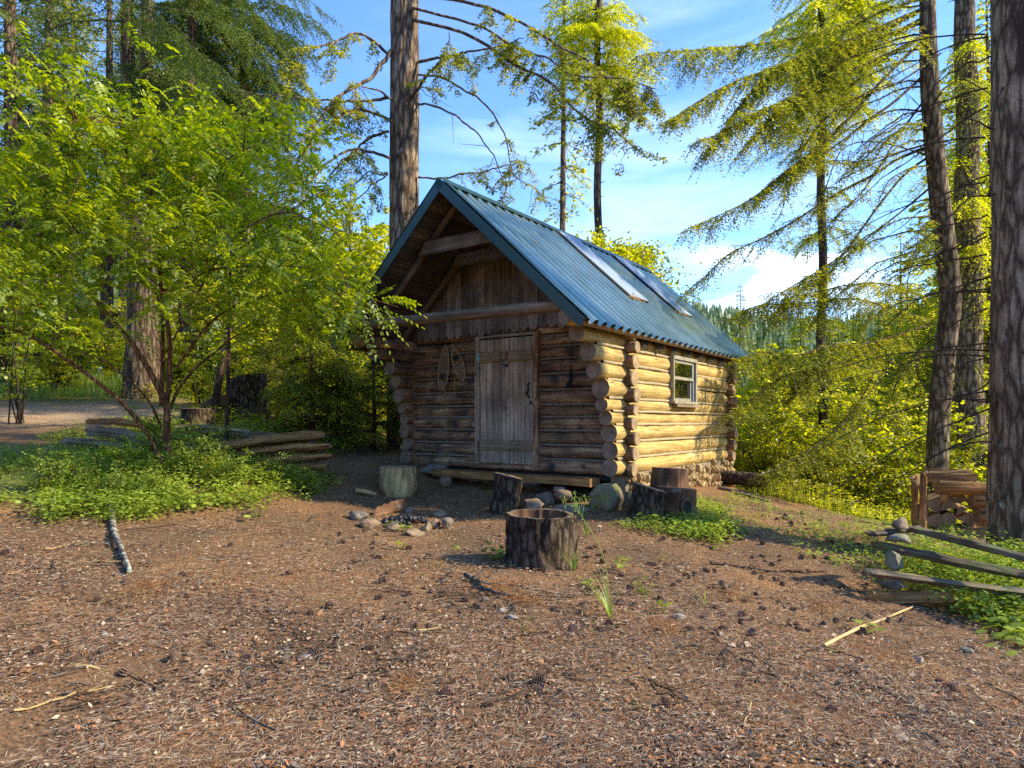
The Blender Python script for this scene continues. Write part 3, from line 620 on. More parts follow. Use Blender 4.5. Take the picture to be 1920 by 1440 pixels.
# gable boards with clipped tips
def gable(b, out, name, scallop=True, z0=2.58):
    mb = MB(); a = .17; g = np.random.default_rng(5 if b < 1 else 6)
    while a < W-.15:
        w = g.uniform(.125, .165); a1 = min(a+w, W-.12); zb = z0+g.normal(0, .012)-.02*(b < 1 and a > 2); c = w*.30
        zt0, zt1 = roofz(a)-.07, roofz(a1-.006)-.07; t = .02+g.uniform(0, .008)
        a0, a2 = a, a1-.006
        sh = [(a0, zb+c*1.1), (a0+c, zb), (a2-c, zb), (a2, zb+c*1.1), (a2, zt1), (a0, zt0)] if scallop else [(a0, zb), (a2, zb), (a2, zt1), (a0, zt0)]
        if a0 < RC < a2: sh.insert(-1, (RC, RP-.07))
        f = [K(x, b, z)+out*t for x, z in sh]; k = [K(x, b, z) for x, z in sh]; n = len(sh); u = g.uniform(0, 5)
        uv = [(x*1.0+u, z) for x, z in sh]
        mb.add(f+k, [list(range(n)), list(range(2*n-1, n-1, -1))]+[[i, i+n, (i+1) % n+n, (i+1) % n] for i in range(n)],
               [uv, uv[::-1]]+[[uv[i], uv[i], uv[(i+1) % n], uv[(i+1) % n]] for i in range(n)], smooth=False)
        a = a1
    return mb.build(name, W_GABLE, cabin)
gable(-.105, -UB, 'gable_boards'); gable(D+.105, UB, 'gable_boards', False)
mb = MB()
for dx, zz in ((3.02, 3.0),):
    pass
# roof deck planks
for side in (-1, 1):
    mb = MB(); s = .02; g = np.random.default_rng(11+side)
    while s < LS-.02:
        w = min(g.uniform(.17, .24), LS-s); 
        for b0, b1 in ((BF+.02, 1.9), (1.905, BB-.02)):
            box(mb, onroof(side, s+w/2, (b0+b1)/2, -.042+g.normal(0, .002)), UB, RD(side), RN(side), b1-b0, w-.008, .022)
        s += w
    dk = mb.build('roof_deck', W_DECK, cabin)
    # corrugated sheet
    nb = 48*9; bs = np.linspace(BF, BB, nb); ss = np.linspace(.01, LS+.03, 6); V = []
    for b in bs:
        q_ = math.sin(2*math.pi*b/.20); o_ = .022+.034*math.copysign(abs(q_)**.42, q_)
        for s_ in ss: V.append(onroof(side, s_, b, o_-.012+.003*math.sin(s_*3+b)))
    m = len(ss); F = [[i*m+j, i*m+j+1, (i+1)*m+j+1, (i+1)*m+j] for i in range(nb-1) for j in range(m-1)]
    mb = MB(); mb.add(V, F); sheet = mb.build('metal_sheet', STEEL, cabin)
    if side == -1:
        for b0, b1, s0, s1 in ((1.17, 1.80, .12, (RC-.49)/cs), (3.02, 3.62, .12, (RC-.50)/cs)):
            mb = MB(); n2 = 70; bb = np.linspace(b0, b1, n2); V = []
            for b in bb:
                for s_ in (s0, (s0+s1)/2, s1): V.append(onroof(side, s_, b, .060+.006*math.sin(2*math.pi*b/.068)))
            F = [[i*3+j, i*3+j+1, (i+1)*3+j+1, (i+1)*3+j] for i in range(n2-1) for j in range(2)]
            mb.add(V, F); sk = mb.build('skylight_panel', POLY, cabin)
            mb = MB()
            for bx in (b0-.035, b1+.012): box(mb, onroof(side, (s0+s1)/2, bx, .036), UB, RD(side), RN(side), .06 if bx < b0 else .02, s1-s0, .038)
            mb.build('edge_strip', BLACK, sk)  # black strips along both edges of the panel
            mb = MB(); g = np.random.default_rng(3)
            for q in range(90):
                p = onroof(side, s1+g.normal(0, .02)-.01, b0+(b1-b0)*g.random()*.7, .03+g.random()*.02); d = nrm(UB+RD(side)*g.normal(0, .5)+RN(side)*g.normal(0, .2))
                box(mb, p, d, nrm(np.cross(d, UZ)), nrm(np.cross(nrm(np.cross(d, UZ)), d)), g.uniform(.05, .14), .012, .012)
            mb.build('needle_drift', L_RUST, sk)
    if side == -1:
        g = np.random.default_rng(8); n = 900; s_ = g.beta(1.3, 1.8, n)*LS; bq = g.uniform(BF+.1, BB-.1, n); c_ = K(RC, 0, RP)+RD(side)*s_[:, None]+UB*bq[:, None]+RN(side)*.045
        fastmesh('needle_drift', leafquad(c_, RD(side)+g.normal(0, .35, (n, 3)), np.tile(RN(side), (n, 1))+g.normal(0, .1, (n, 3)), g.uniform(.02, .06, n), g.uniform(.003, .007, n)), 4, L_RUST, sheet)
    # eave board
    mb = MB(); e = BF+.03
    for e1 in (.75, 2.9, BB-.02):
        box(mb, onroof(side, LS-.005, (e+e1)/2, -.040), UB, RD(side), RN(side), e1-e-.006, .03, .05); e = e1
    mb.build('eave_board', W_FIR, cabin)
# row of black triangles hanging under the eave of the side wall
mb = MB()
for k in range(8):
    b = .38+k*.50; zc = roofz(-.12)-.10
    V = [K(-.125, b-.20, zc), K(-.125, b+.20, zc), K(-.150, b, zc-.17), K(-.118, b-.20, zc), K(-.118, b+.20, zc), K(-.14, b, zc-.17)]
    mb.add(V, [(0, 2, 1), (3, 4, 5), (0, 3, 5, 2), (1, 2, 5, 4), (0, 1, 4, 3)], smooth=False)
mb.build('eave_triangle', BLACK, cabin)
# ridge cap and green rake trim
mb = MB()
for side in (-1, 1):
    box(mb, onroof(side, .07, (BF+BB)/2, .056), UB, RD(side), RN(side), BB-BF+.02, .15, .004)
mb.build('ridge_cap', GREEN, cabin)
for b, o_ in ((BF-.012, -1), (BB+.012, 1)):
    for side in (-1, 1):
        mb = MB()
        box(mb, onroof(side, LS/2, b, -.03), UB, RD(side), RN(side), .014, LS+.04, .118)
        box(mb, onroof(side, LS/2, b-o_*.03, .052), UB, RD(side), RN(side), .07, LS+.02, .004)
        mb.build('rake_trim', GREEN, cabin)
# rafters and collar ties
for b in (-1.0, -.32, .6, 1.5, 2.4, 3.3, 4.3):
    for side in (-1, 1):
        mb = MB(); p0, p1 = onroof(side, .06, b, -.105), onroof(side, LS-.12, b, -.11)
        tube(mb, smooth_path([p0, (p0+p1)/2+UB*.02, p1], 14), [.043, .052], seg=10, amp=.06, seed=int(b*10)+side, cap=0)
        mb.build('rafter', W_POLE, cabin)
for b, z in ((-1.07, 3.62), (-.39, 3.60)):
    mb = MB(); h = (RP-.12-z-.08)/SL
    a0, a1 = RC-h, RC+h
    V = [K(a, b+q, zz) for q in (-.02, .02) for a, zz in ((a0-.10, z-.085), (a1+.10, z-.085), (a1-.02, z+.085), (a0+.02, z+.085))]
    uv = [(0, a0), (0, a1), (.17, a1), (.17, a0)]
    mb.add(V, [(0, 1, 2, 3), (7, 6, 5, 4), (0, 4, 5, 1), (1, 5, 6, 2), (2, 6, 7, 3), (3, 7, 4, 0)], [uv, uv[::-1], uv, uv, uv, uv], smooth=False)
    mb.build('collar_tie', W_POLE, cabin)
# unseen dark panels and floor in one mesh, so no light leaks through
mb = MB()
for c, u, v, sx, sy in ((K(W/2, .03, 1.6), UA, UB, W, .02), (K(W/2, D-.03, 1.6), UA, UB, W, .02)):
    box(mb, c, u, v, UZ, sx, sy, 2.0)
box(mb, K(W/2, D/2, .62), UA, UB, UZ, W-.1, D-.1, .06)
mb.build('floor', DARK, cabin)
# door
mb = MB(); xs = [1.228, 1.36, 1.485, 1.62, 1.755, 1.895, 2.025, 2.138]
for i in range(7):
    box(mb, K((xs[i]+xs[i+1])/2, -.118-(i % 2)*.003, 1.632), UZ, UA, UB, 1.72, xs[i+1]-xs[i]-.006, .026)
door = mb.build('door', W_PLANK, cabin)
mb = MB(); mb2 = MB()
for z in (2.245, 1.025):
    mb = MB(); box(mb, K(1.683, -.146, z), UA, UZ, UB, .91, .138, .024); mb.build('batten', W_BATTEN, door)
mb = MB(); pts = [K(1.29, -.135, 1.87), K(1.29, -.175, 1.84), K(1.275, -.185, 1.78), K(1.30, -.185, 1.73), K(1.285, -.175, 1.69), K(1.285, -.135, 1.66)]
tube(mb, smooth_path(pts, 16), [.010, .014, .010], seg=8); box(mb, K(1.27, -.138, 1.60), UZ, UA, UB, .05, .03, .012); mb.build('handle', IRON, door)
mb = MB(); th = np.linspace(math.radians(125), math.radians(415), 22)
tube(mb, A([K(1.70-.058*math.cos(t), -.168, 2.25+.066*math.sin(t)) for t in th]), .0115, seg=8, ell=(1, .6)); mb.build('horseshoe', RUSTY, door)
for z in (2.25, 1.03):
    mb = MB(); box(mb, K(2.15, -.163, z), UZ, UA, UB, .10, .05, .01); tube(mb, [K(2.142, -.165, z-.06), K(2.142, -.165, z+.06)], .011, seg=8); mb.build('hinge', TEAL if z > 2 else RUSTY, door)
mb = MB(); g = np.random.default_rng(4)
for q in range(12): box(mb, K(1.60+g.uniform(0, .15), -.138, 2.13+g.normal(0, .012)), UA, UZ, UB, g.uniform(.02, .06), g.uniform(.006, .02), .004)
mb.build('paint_remnant', m_plain('faded_blue_paint', (.05, .08, .13), .8), door)
mb = MB(); box(mb, K(2.180, -.10, 1.65), UZ, UA, UB, 1.80, .075, .10); mb.build('door_frame', W_PLANK, cabin)
mb = MB(); box(mb, K(1.19, -.09, 1.65), UZ, UA, UB, 1.80, .07, .10); mb.build('door_frame', W_FRONT, cabin)
mb = MB(); box(mb, K(1.683, -.105, 2.528), UA, UZ, UB, .92, .035, .08); mb.build('door_frame', W_PLANK, cabin)
# window
mb = MB(); oa = -.135
def wbox(m_, b0, b1, z0, z1, a, th_): box(m_, K(a, (b0+b1)/2, (z0+z1)/2), UB, UZ, UA, b1-b0, z1-z0, th_)
wbox(mb, WIN0, WIN1, WZ1-.045, WZ1+.005, -.06, .17); wbox(mb, WIN0, WIN0+.035, WZ0, WZ1-.047, -.06, .165); wbox(mb, WIN1-.055, WIN1, WZ0, WZ1-.047, -.06, .165)
wbox(mb, WIN0, WIN1, WZ0-.04, WZ0-.002, -.075, .17)
win = mb.build('window', PAINT, cabin)
mb = MB(); i0, i1 = WIN0+.036, WIN1-.105; zm = 1.965
for z0, z1, a in ((zm-.02, WZ1-.048, -.105), (WZ0, zm+.015, -.075)):
    t = .042
    wbox(mb, i0, i1, z1-t, z1, a, .03); wbox(mb, i0, i1, z0, z0+t, a, .03); wbox(mb, i0, i0+t, z0+t+.001, z1-t-.001, a, .03); wbox(mb, i1-t, i1, z0+t+.001, z1-t-.001, a, .03)
mb.build('sash', PAINT, win)
mb = MB(); wbox(mb, i1+.002, WIN1-.057, WZ0, WZ1-.05, -.085, .06); mb.build('screen_track', GREYP, win)
for z0, z1, a in ((zm-.0, WZ1-.09, -.105), (WZ0+.04, zm-.02, -.075)):
    mb = MB(); wbox(mb, i0+.04, i1-.04, z0, z1, a, .005); mb.build('pane', GLASS, win)
mb = MB(); wbox(mb, i0, i1+.04, WZ0, WZ1-.05, .02, .01); mb.build('dark_backing', DARK, win)  # dark sheet close behind the panes
mb = MB(); wbox(mb, WIN0+.08, WIN1+.09, WZ0-.085, WZ0-.045, -.115, .10); mb.build('sill', W_BATTEN, win)
# stone foundation
mb = MB(); g = np.random.default_rng(21); cb = MB()
b = -.05
for row in range(5):
    b = -.05+(row % 2)*.08
    while b < D+.1:
        w = g.uniform(.09, .17); gg = K(-.1, b, 0); gzv = float(gz(gg[0], gg[1])); z = gzv+.03+row*.12+g.normal(0, .015)
        if z < .69: rock(mb, K(-.075+g.normal(0, .008), b+w/2, z), (w*.60, .045, .068), seed=int(row*100+b*37), sub=3, amp=.42, rot=-.946)
        b += w
st = mb.build('foundation', ST_GOLD, cabin)
box(cb, K(.02, D/2, .34), UB, UA, UZ, D+.1, .20, .72); box(cb, K(W/2, D, .4), UA, UB, UZ, W, .2, .6); cb.build('mortar', MORTAR, st)
mb = MB()
for k, (a, b, z, r) in enumerate(((W, .1, .6, .2), (W, 1.5, .6, .2), (W, 3, .6, .2), (2.6, .1, .58, .12), (1.4, .12, .52, .13), (.3, .15, .48, .16), (W-.3, .05, .62, .13))):
    rock(mb, K(a, b, z-.02), (r, r, r*.7), seed=60+k, sub=2)
mb.build('pier_stones', ST_GREY, cabin)

# step beam, leaning on stones under the door wall
mb = MB(); n = 14
V = []; g = np.random.default_rng(8)
for i in range(n):
    a = .17+(2.72-.17)*i/(n-1)
    for q, (db, dz) in enumerate(((-.13, -.045), (.12, -.045), (.12, .045), (-.13, .05))): V.append(K(a, -.36+db+g.normal(0, .003), .608+dz+g.normal(0, .003)+.01*i/n))
F = [[i*4+j, i*4+(j+1) % 4, (i+1)*4+(j+1) % 4, (i+1)*4+j] for i in range(n-1) for j in range(4)]+[[3, 2, 1, 0], [(n-1)*4+k for k in range(4)]]
UV = [[(j*.09, i*.19), (j*.09+.09, i*.19), (j*.09+.09, i*.19+.19), (j*.09, i*.19+.19)] for i in range(n-1) for j in range(4)]+[[(0, 0)]*4]*2
mb.add(V, F, UV, smooth=False)
setp(mb.build('step_beam', W_RAIL, None, base=K(1.4, -.36, .56)), 'long weathered step plank laid along the foot of the cabin front', 'plank')
for k, (px, py, Y, r, m_, lab) in enumerate([
    (1138, 938, 7.75, (.19, .18, .22), ST_MOSSY, 'big brown boulder under the front right corner of the cabin'),
    (1055, 930, 8.05, (.12, .10, .07), ST_BROWN, 'flat oval brown stone under the right end of the step plank'),
    (1050, 918, 8.2, (.10, .08, .05), ST_GREY, 'small purple grey stone lying on the oval stone under the step plank'),
    (1022, 935, 8.3, (.15, .12, .09), ST_GREY, 'grey stone in the dark gap under the step plank'),
    (1000, 945, 8.0, (.26, .12, .07), ST_BROWN, 'long flat brown slab on the ground beside the tilted stump'),
    (1075, 955, 7.8, (.28, .16, .06), ST_GREY, 'flat dark slab on the ground before the corner boulder'),
    (836, 903, 9.25, (.13, .10, .09), ST_BROWN, 'brown stone under the left end of the step plank'),
    (813, 882, 9.6, (.20, .12, .09), ST_GREY, 'pale whitish stone between the step plank and the bottom log')]):
    mb = MB(); p = P(px, py, Y); rock(mb, p, r, seed=80+k, sub=3, amp=.25); setp(mb.build('boulder' if k == 0 else 'stone', m_, None, base=(p[0], p[1], p[2]-r[2])), lab, 'boulder' if k == 0 else 'stone')

# things hung on the front wall
def snowshoe(top, bot, width, label, b, binding):
    ta, tz = top; ba_, bz = bot; L = math.hypot(ta-ba_, tz-bz); ax = nrm(K(ta, b, tz)-K(ba_, b, bz)); sx = nrm(np.cross(ax, -UB)); base = K(ba_, b, bz)
    t = thing('snowshoe', label, 'snowshoe', base, 'snowshoes hung on the cabin wall')
    def w_(u): return width/2*math.sin(math.pi*min(1, max(0, u))**.8)**.62
    us = np.linspace(0, 1, 26); pts = [base+ax*L*u+sx*w_(u) for u in us]+[base+ax*L*u-sx*w_(u) for u in us[::-1][1:]]
    mb = MB(); tube(mb, A(pts), .0085, seg=6, cap0=False, cap1=False); mb.build('frame', CANE, t)
    mb = MB()
    for u in (.24, .80):
        tube(mb, [base+ax*L*u+sx*w_(u), base+ax*L*u-sx*w_(u)], .009, seg=6)
    mb.build('crossbar', CANE, t)
    mb = MB(); st_ = .026
    for sg in (-1, 1):
        for c in np.arange(-1.0, 1.9, st_/L*1.3):
            seg_ = []
            for u in np.linspace(.03, .97, 60):
                x = sg*(u-c)*L*.75
                if abs(x) < w_(u): seg_.append(base+ax*L*u+sx*x-UB*.002*sg)
            if len(seg_) > 1: tube(mb, [seg_[0], seg_[-1]], .0028, seg=4, cap0=False, cap1=False)
    mb.build('lacing', RAW, t)
    mb = MB(); rock(mb, base+ax*L*binding-UB*.02, (.05, .03, .045), seed=3, sub=2, flat=False)
    for q in (-.03, .03): tube(mb, smooth_path([base+ax*L*(binding+q)+sx*.07, base+ax*L*(binding+q)-UB*.035, base+ax*L*(binding+q)-sx*.07], 8), .007, seg=5)
    mb.build('binding', LEATH, t)
snowshoe((2.76, 2.47), (2.84, 1.81), .20, 'wooden snowshoe hanging upright on the log wall, its dark binding near the bottom', -.155, .30)
snowshoe((2.66, 2.48), (2.45, 1.93), .185, 'wooden snowshoe hanging slanted nearer the door, pale open lacing', -.13, .62)
mb = MB(); g = np.random.default_rng(2)
tube(mb, smooth_path([K(2.60, -.14, 2.0), K(2.62, -.13, 1.8), K(2.61, -.12, 1.7)], 8), .005, seg=5)
tube(mb, smooth_path([K(2.80, -.14, 1.83), K(2.79, -.12, 1.6), K(2.80, -.115, 1.42), K(2.79, -.12, 1.22)], 10), .0045, seg=5)
rock(mb, K(2.80, -.125, 1.48), (.012, .01, .03), seed=1, sub=1)
setp(mb.build('twine', YEL, None, base=K(2.7, -.12, 1.2)), 'loose yellow twine dangling below the snowshoes', 'twine')
t = thing('hanging_tool', 'thin black iron tool hanging by a cord on the logs right of the door', 'tool', K(.65, -.13, 1.80))
mb = MB(); tube(mb, [K(.645, -.13, 2.38), K(.65, -.13, 2.0)], .005, seg=5); mb.build('cord', BLACK, t)
mb = MB(); tube(mb, [K(.65, -.13, 2.02), K(.655, -.135, 1.86)], [.014, .024], seg=8); tube(mb, smooth_path([K(.655, -.14, 1.87), K(.69, -.15, 1.83), K(.68, -.15, 1.79), K(.64, -.15, 1.80)], 10), .015, seg=8); rock(mb, K(.66, -.145, 1.83), (.035, .03, .04), seed=2, sub=2); mb.build('hook', IRON, t)
# ------------------------------------------------------------------ stumps, logs, rails, stones, wood pile, litter
def GV(px, py):
    px = np.asarray(px, float); py = np.asarray(py, float); Y = np.full(px.shape, 1.6); done = np.zeros(px.shape, bool)
    for k in range(260):
        p = np.stack([(px-CX)/FPX*Y, Y, EYE-(py-HY)/FPX*Y], -1); hit = p[..., 2] <= gz(p[..., 0], p[..., 1]); done |= hit
        if done.all() or Y.max() > 45: break
        Y = np.where(done, Y, Y*1.013)
    return np.stack([p[..., 0], p[..., 1], gz(p[..., 0], p[..., 1])], -1)
def inpoly(x, y, poly):
    r = np.zeros(x.shape, bool); n = len(poly)
    for i in range(n):
        x1, y1 = poly[i]; x2, y2 = poly[(i+1) % n]
        c = ((y1 > y) != (y2 > y)) & (x < (x2-x1)*(y-y1)/(y2-y1+1e-9)+x1); r ^= c
    return r
def sample_poly(poly, n, g):
    q = A(poly, float); lo, hi = q.min(0), q.max(0); out = np.zeros((0, 2))
    while len(out) < n:
        c = g.uniform(lo, hi, (n*2, 2)); c = c[inpoly(c[:, 0], c[:, 1], poly)]; out = np.vstack([out, c])
    return out[:n]

def stump(label, base, r, h, side, top, seed, lean=(0, 0), flare=.12, ridge=.10, rk=18, hollow=False, group='stumps and log seats around the cabin', topcut=(0, 0), amp=.05, build_extra=None):
    t = thing('tree_stump', label, 'stump', base, group); mb = MB(); n = 16; base = A(base)
    u = np.linspace(-.12, 1, n); pts = np.stack([base[0]+lean[0]*u*h, base[1]+lean[1]*u*h, base[2]+h*u], -1)
    rad = r*(1+flare*np.maximum(0, 1-u*2.2)**2)
    V = tube(mb, pts, rad, seg=96, amp=amp, fr=2.2/r*.4, seed=seed, ridge=ridge, rk=rk, cap0=False, cap1=False)
    # slanted cut
    allv = mb.v[-1]; tilt = (allv[:, 0]-pts[-1][0])*topcut[0]+(allv[:, 1]-pts[-1][1])*topcut[1]; k = np.clip((allv[:, 2]-base[2])/h, 0, 1)**3
    allv[:, 2] += tilt*k
    ring = allv[(n-1)*96:]; c = ring.mean(0)
    if hollow:
        g = np.random.default_rng(seed); inner = c+(ring-c)*(.87+.05*fbm(ring*9, seed, 2)[:, None]); deep = c+(ring-c)*.78-UZ*h*.62; ring2 = ring+UZ*.012*fbm(ring*14, 2, 2)[:, None]
        vv = np.vstack([ring2, inner, deep, (c-UZ*h*.62)[None]]); F = []; U = []
        for j in range(96):
            j2 = (j+1) % 96; F.append([j, j2, 96+j2, 96+j]); U.append([(0, 0)]*4)
        tp = MB(); tp.add(vv[:192], F, U); tp.build('rim', W_RAILG, t)
        F2 = [[j, (j+1) % 96, 96+(j+1) % 96, 96+j] for j in range(96)]; U2 = [[(j*.02, 0), (j*.02+.02, 0), (j*.02+.02, .25), (j*.02, .25)] for j in range(96)]
        tp = MB(); tp.add(vv[96:288], F2, U2); tp.add(np.vstack([deep, c-UZ*h*.60]), [[j, (j+1) % 96, 96] for j in range(96)]); tp.build('hollow', W_ROT, t)
    else:
        tp = MB(); rings = [ring]; F = []; cc = c; allr = [ring]
        for q in (.8, .5, .2): allr.append(cc+(ring-cc)*q+UZ*(.010*fbm(ring*12+q*9, seed, 2)[:, None]+.004))
        vv = np.vstack(allr+[cc[None]+UZ*.006])
        for i in range(3):
            for j in range(96): F.append([i*96+j, i*96+(j+1) % 96, (i+1)*96+(j+1) % 96, (i+1)*96+j])
        for j in range(96): F.append([3*96+j, 3*96+(j+1) % 96, 4*96])
        uv = [[(float(vv[k][0]-cc[0]), float(vv[k][1]-cc[1])) for k in f] for f in F]
        tp.add(vv, F, uv); tp.build('cut_top', top, t)
    mb.build('bark' if side in (B_STUMP, B_FIR, B_BIG) else 'side', side, t)
    if build_extra: build_extra(t, pts)
    return t, c
def gb(px, py): return G(px, py)
stump('pale barkless log seat left of the fire pit, in front of the cabin', gb(746, 927), .245, .35, W_STUMP, W_TOP, 1, ridge=.05, rk=10, flare=-.12, amp=.07)
stump('narrow rough barked stump tilting right, before the step plank', gb(944, 962), .175, .44, B_STUMP, W_TOP, 2, lean=(.14, 0), ridge=.16, rk=14, flare=.05, topcut=(-.12, 0))
stump('big hollow stump with dark furrowed bark in the middle of the clearing', gb(1014, 1056), .295, .40, B_STUMP, W_TOP, 3, hollow=True, ridge=.13, rk=10, flare=.04, topcut=(-.02, .02), amp=.05)
stump('rough barked stump with a slanting top beside the notched stump', gb(1212, 970), .205, .33, B_STUMP, W_TOP, 4, lean=(.10, 0), ridge=.17, rk=14, flare=.08, topcut=(-.22, 0))
def notch_extra(t, pts):
    b = A(t.location[:]); mb = MB()
    up = [b+A([-.02, .24, .0]), b+A([-.03, .24, .30]), b+A([-.02, .25, .54])]
    tube(mb, smooth_path(up, 12), [.25, .23, .21], seg=60, amp=.05, fr=2, ridge=.08, rk=14, seed=9, cap=1); mb.build('rear_half', [W_ROT, W_TOP], t)
    mb = MB(); d = nrm(A([.15, -1, 0])); th = np.linspace(0, 2*math.pi, 30); c = b+d*.224+A([.02, 0, .13]); sx = nrm(np.cross(d, UZ))
    tube(mb, [c+sx*.062*math.cos(a)+UZ*.085*math.sin(a) for a in th], .016, seg=6, cap0=False, cap1=False); mb.build('hole_rim', W_ROT, t)
    mb = MB(); ring = [c+sx*.062*math.cos(a)+UZ*.085*math.sin(a)-d*.0 for a in th]; mb.add(ring+[c-d*.002], [[i, (i+1) % 30, 30] for i in range(30)]); mb.build('hole', DARK, t)  # flat dark disc, the shade inside the hole put into its colour
stump('reddish rotten stump with a notch and a dark round hole by the stone foundation', gb(1270, 968), .225, .33, W_ROT, W_ROT, 5, ridge=.07, rk=12, flare=.2, build_extra=notch_extra, topcut=(-.08, 0))
stump('tall old grey stump with a mossy top beyond the rail pile', A([-4.55, 11.5, float(gz(-4.55, 11.5))]), .33, .72, B_STUMP, FUNGUS, 6, ridge=.10, rk=9, flare=.15, amp=.09, topcut=(.2, 0))
stump('low reddish stump crumbling against the left side of the tall grey stump', A([-4.95, 11.1, float(gz(-4.95, 11.1))]), .20, .34, W_ROT, W_ROT, 7, ridge=.1, rk=9, flare=.3, amp=.1, topcut=(.4, 0))
stump('low wide stump with a pale sawn top behind the young locust', A([-4.85, 10.3, float(gz(-4.85, 10.3))]), .23, .30, B_STUMP, W_TOP, 8, ridge=.08, rk=12)
# short bark log by the far end of the foundation
def lyinglog(name, label, p0, p1, r0, r1, bark, endm, seed, ridge=.08, cat='log', group=None, seg=28, sub='bark'):
    p0, p1 = A(p0), A(p1); base = (p0+p1)/2; base[2] -= r0
    mb = MB(); tube(mb, smooth_path([p0, (p0+p1)/2+A([0, 0, .01]), p1], 18), [r0, r1], seg=seg, amp=.05, fr=4, ridge=ridge, rk=14, seed=seed, cap=1)
    o = mb.build(name, [bark, endm], None, base=base); setp(o, label, cat, group); return o
p = onG(3.45, 10.95, .10); lyinglog('fallen_log', 'short dark barked log lying by the far corner of the stone foundation', p+A([0, .2, .04]), p+A([.62, -.25, .02]), .115, .12, B_STUMP, W_ROT, 41)
for k, (x, y, dx, dy, r, lab) in enumerate([(3.2, 10.4, .5, -.15, .035, 'weathered split stick lying before the short dark log, nearer the foundation'), (3.35, 10.1, .42, -.3, .03, 'thin weathered slat lying on the slope below the short dark log'),
                                      (-1.95, 8.3, .25, .05, .035, 'pale split chunk of wood left of the barkless log seat')]):
    p = onG(x, y, r); lyinglog('split_stick', lab, p, p+A([dx, dy, float(gz(x+dx, y+dy)-gz(x, y))]), r, r*.8, W_RAILG if k < 2 else W_STUMP, W_TOP, 50+k, ridge=.2, seg=8, cat='stick')

def rail(name, label, p0, p1, w, h, mat, seed, group, cat='rail', bow=.03):
    g = np.random.default_rng(seed); p0, p1 = A(p0, float), A(p1, float); n = 22; t = np.linspace(0, 1, n)
    d = nrm(p1-p0); s = nrm(np.cross(d, UZ if abs(d[2]) < .95 else A([0, 1., 0]))); u = np.cross(s, d); m = 9; th = np.sort(np.linspace(0, 2*math.pi, m, endpoint=False)+g.uniform(-.25, .25, m)); rr = g.uniform(.62, 1.1, m)
    tw = g.uniform(-.5, .5); V = []
    for i in range(n):
        c = p0+(p1-p0)*t[i]+u*bow*math.sin(math.pi*t[i])*g.uniform(.8, 1.2)
        for j in range(m):
            a = th[j]+tw*t[i]; k = rr[j]*(1+.28*float(vnoise(A([t[i]*9+seed, j*3.1, 0.]))))*(1 if 0 < i < n-1 else g.uniform(.55, 1))
            V.append(c+s*math.cos(a)*w/2*k+u*math.sin(a)*h/2*k+d*(g.uniform(-.05, .05) if i in (0, n-1) else 0))
    F, U = [], []; L = np.linalg.norm(p1-p0)
    for i in range(n-1):
        for j in range(m):
            j2 = (j+1) % m; F.append([i*m+j, i*m+j2, (i+1)*m+j2, (i+1)*m+j]); U.append([(j*.05, t[i]*L), (j*.05+.05, t[i]*L), (j*.05+.05, t[i+1]*L), (j*.05, t[i+1]*L)])
    F += [list(range(m))[::-1], [(n-1)*m+k for k in range(m)]]; U += [[(V[k][0], V[k][2]*3) for k in range(m)]]*2
    mb = MB(); mb.add(V, F, U, smooth=False); o = mb.build(name, mat, None, base=(p0+p1)/2-A([0, 0, h/2])); return setp(o, label, cat, group)
LG = 'old split rails piled left of the cabin'
for k, (a, b, w, h, m_, lab) in enumerate([
    ((163, 793, 9.5), (280, 798, 9.4), .13, .12, W_RAIL, 'short dark rail end, topmost and farthest left in the rail pile'),
    ((168, 806, 8.7), (312, 838, 8.3), .22, .16, W_RAILG, 'broad grey bowed rail above the lowest rail, left of the locust stems'),
    ((118, 826, 8.3), (298, 856, 8.0), .15, .12, W_RAILG, 'lowest grey rail reaching farthest left out of the pile'),
    ((325, 857, 8.1), (604, 816, 9.0), .20, .15, W_RAIL, 'long thick brown rail rising to the right, on top of the right hand stack'),
    ((365, 866, 8.3), (618, 836, 8.8), .16, .11, W_RAIL, 'brown rail second from the top of the right hand stack'),
    ((430, 880, 8.2), (619, 856, 8.7), .15, .11, W_RAIL, 'straight brown rail third from the top of the right hand stack'),
    ((500, 889, 8.4), (612, 876, 8.6), .15, .11, W_RAIL, 'short brown rail lowest in the right hand stack, half in the ground cover'),
    ((330, 805, 9.9), (470, 813, 9.6), .14, .11, W_RAILG, 'mossy grey rail lying behind the locust stem'),
    ((455, 815, 9.5), (590, 826, 9.3), .10, .08, W_RAILG, 'thin grey rail half hidden behind the thick brown one')]):
    rail('split_rail', lab, P(*a), P(*b), w, h, m_, 500+k, LG)
FG = 'low split rail fence at right'
for k, (a, b, w, h, m_, lab) in enumerate([
    ((1706, 991, 5.9), (1990, 1062, 4.9), .10, .07, W_RAILM, 'long grey top rail of the low fence, sloping down to the right'),
    ((1630, 1002, 5.75), (1722, 990, 6.0), .12, .05, W_RAILM, 'short thin grey slab under the top stone of the fence stack'),
    ((1640, 1022, 5.85), (1980, 1090, 5.2), .13, .09, W_RAILM, 'dark mossy second rail of the low fence'),
    ((1630, 1073, 5.6), (1990, 1122, 5.0), .10, .08, W_RAILG, 'brown third rail of the low fence, just above the lowest'),
    ((1631, 1122, 5.5), (1790, 1124, 5.3), .12, .12, W_RAIL, 'thick squared brown rail lowest in the fence, half under leaves')]):
    rail('fence_rail', lab, P(*a), P(*b), w, h, m_, 540+k, FG, bow=.0)
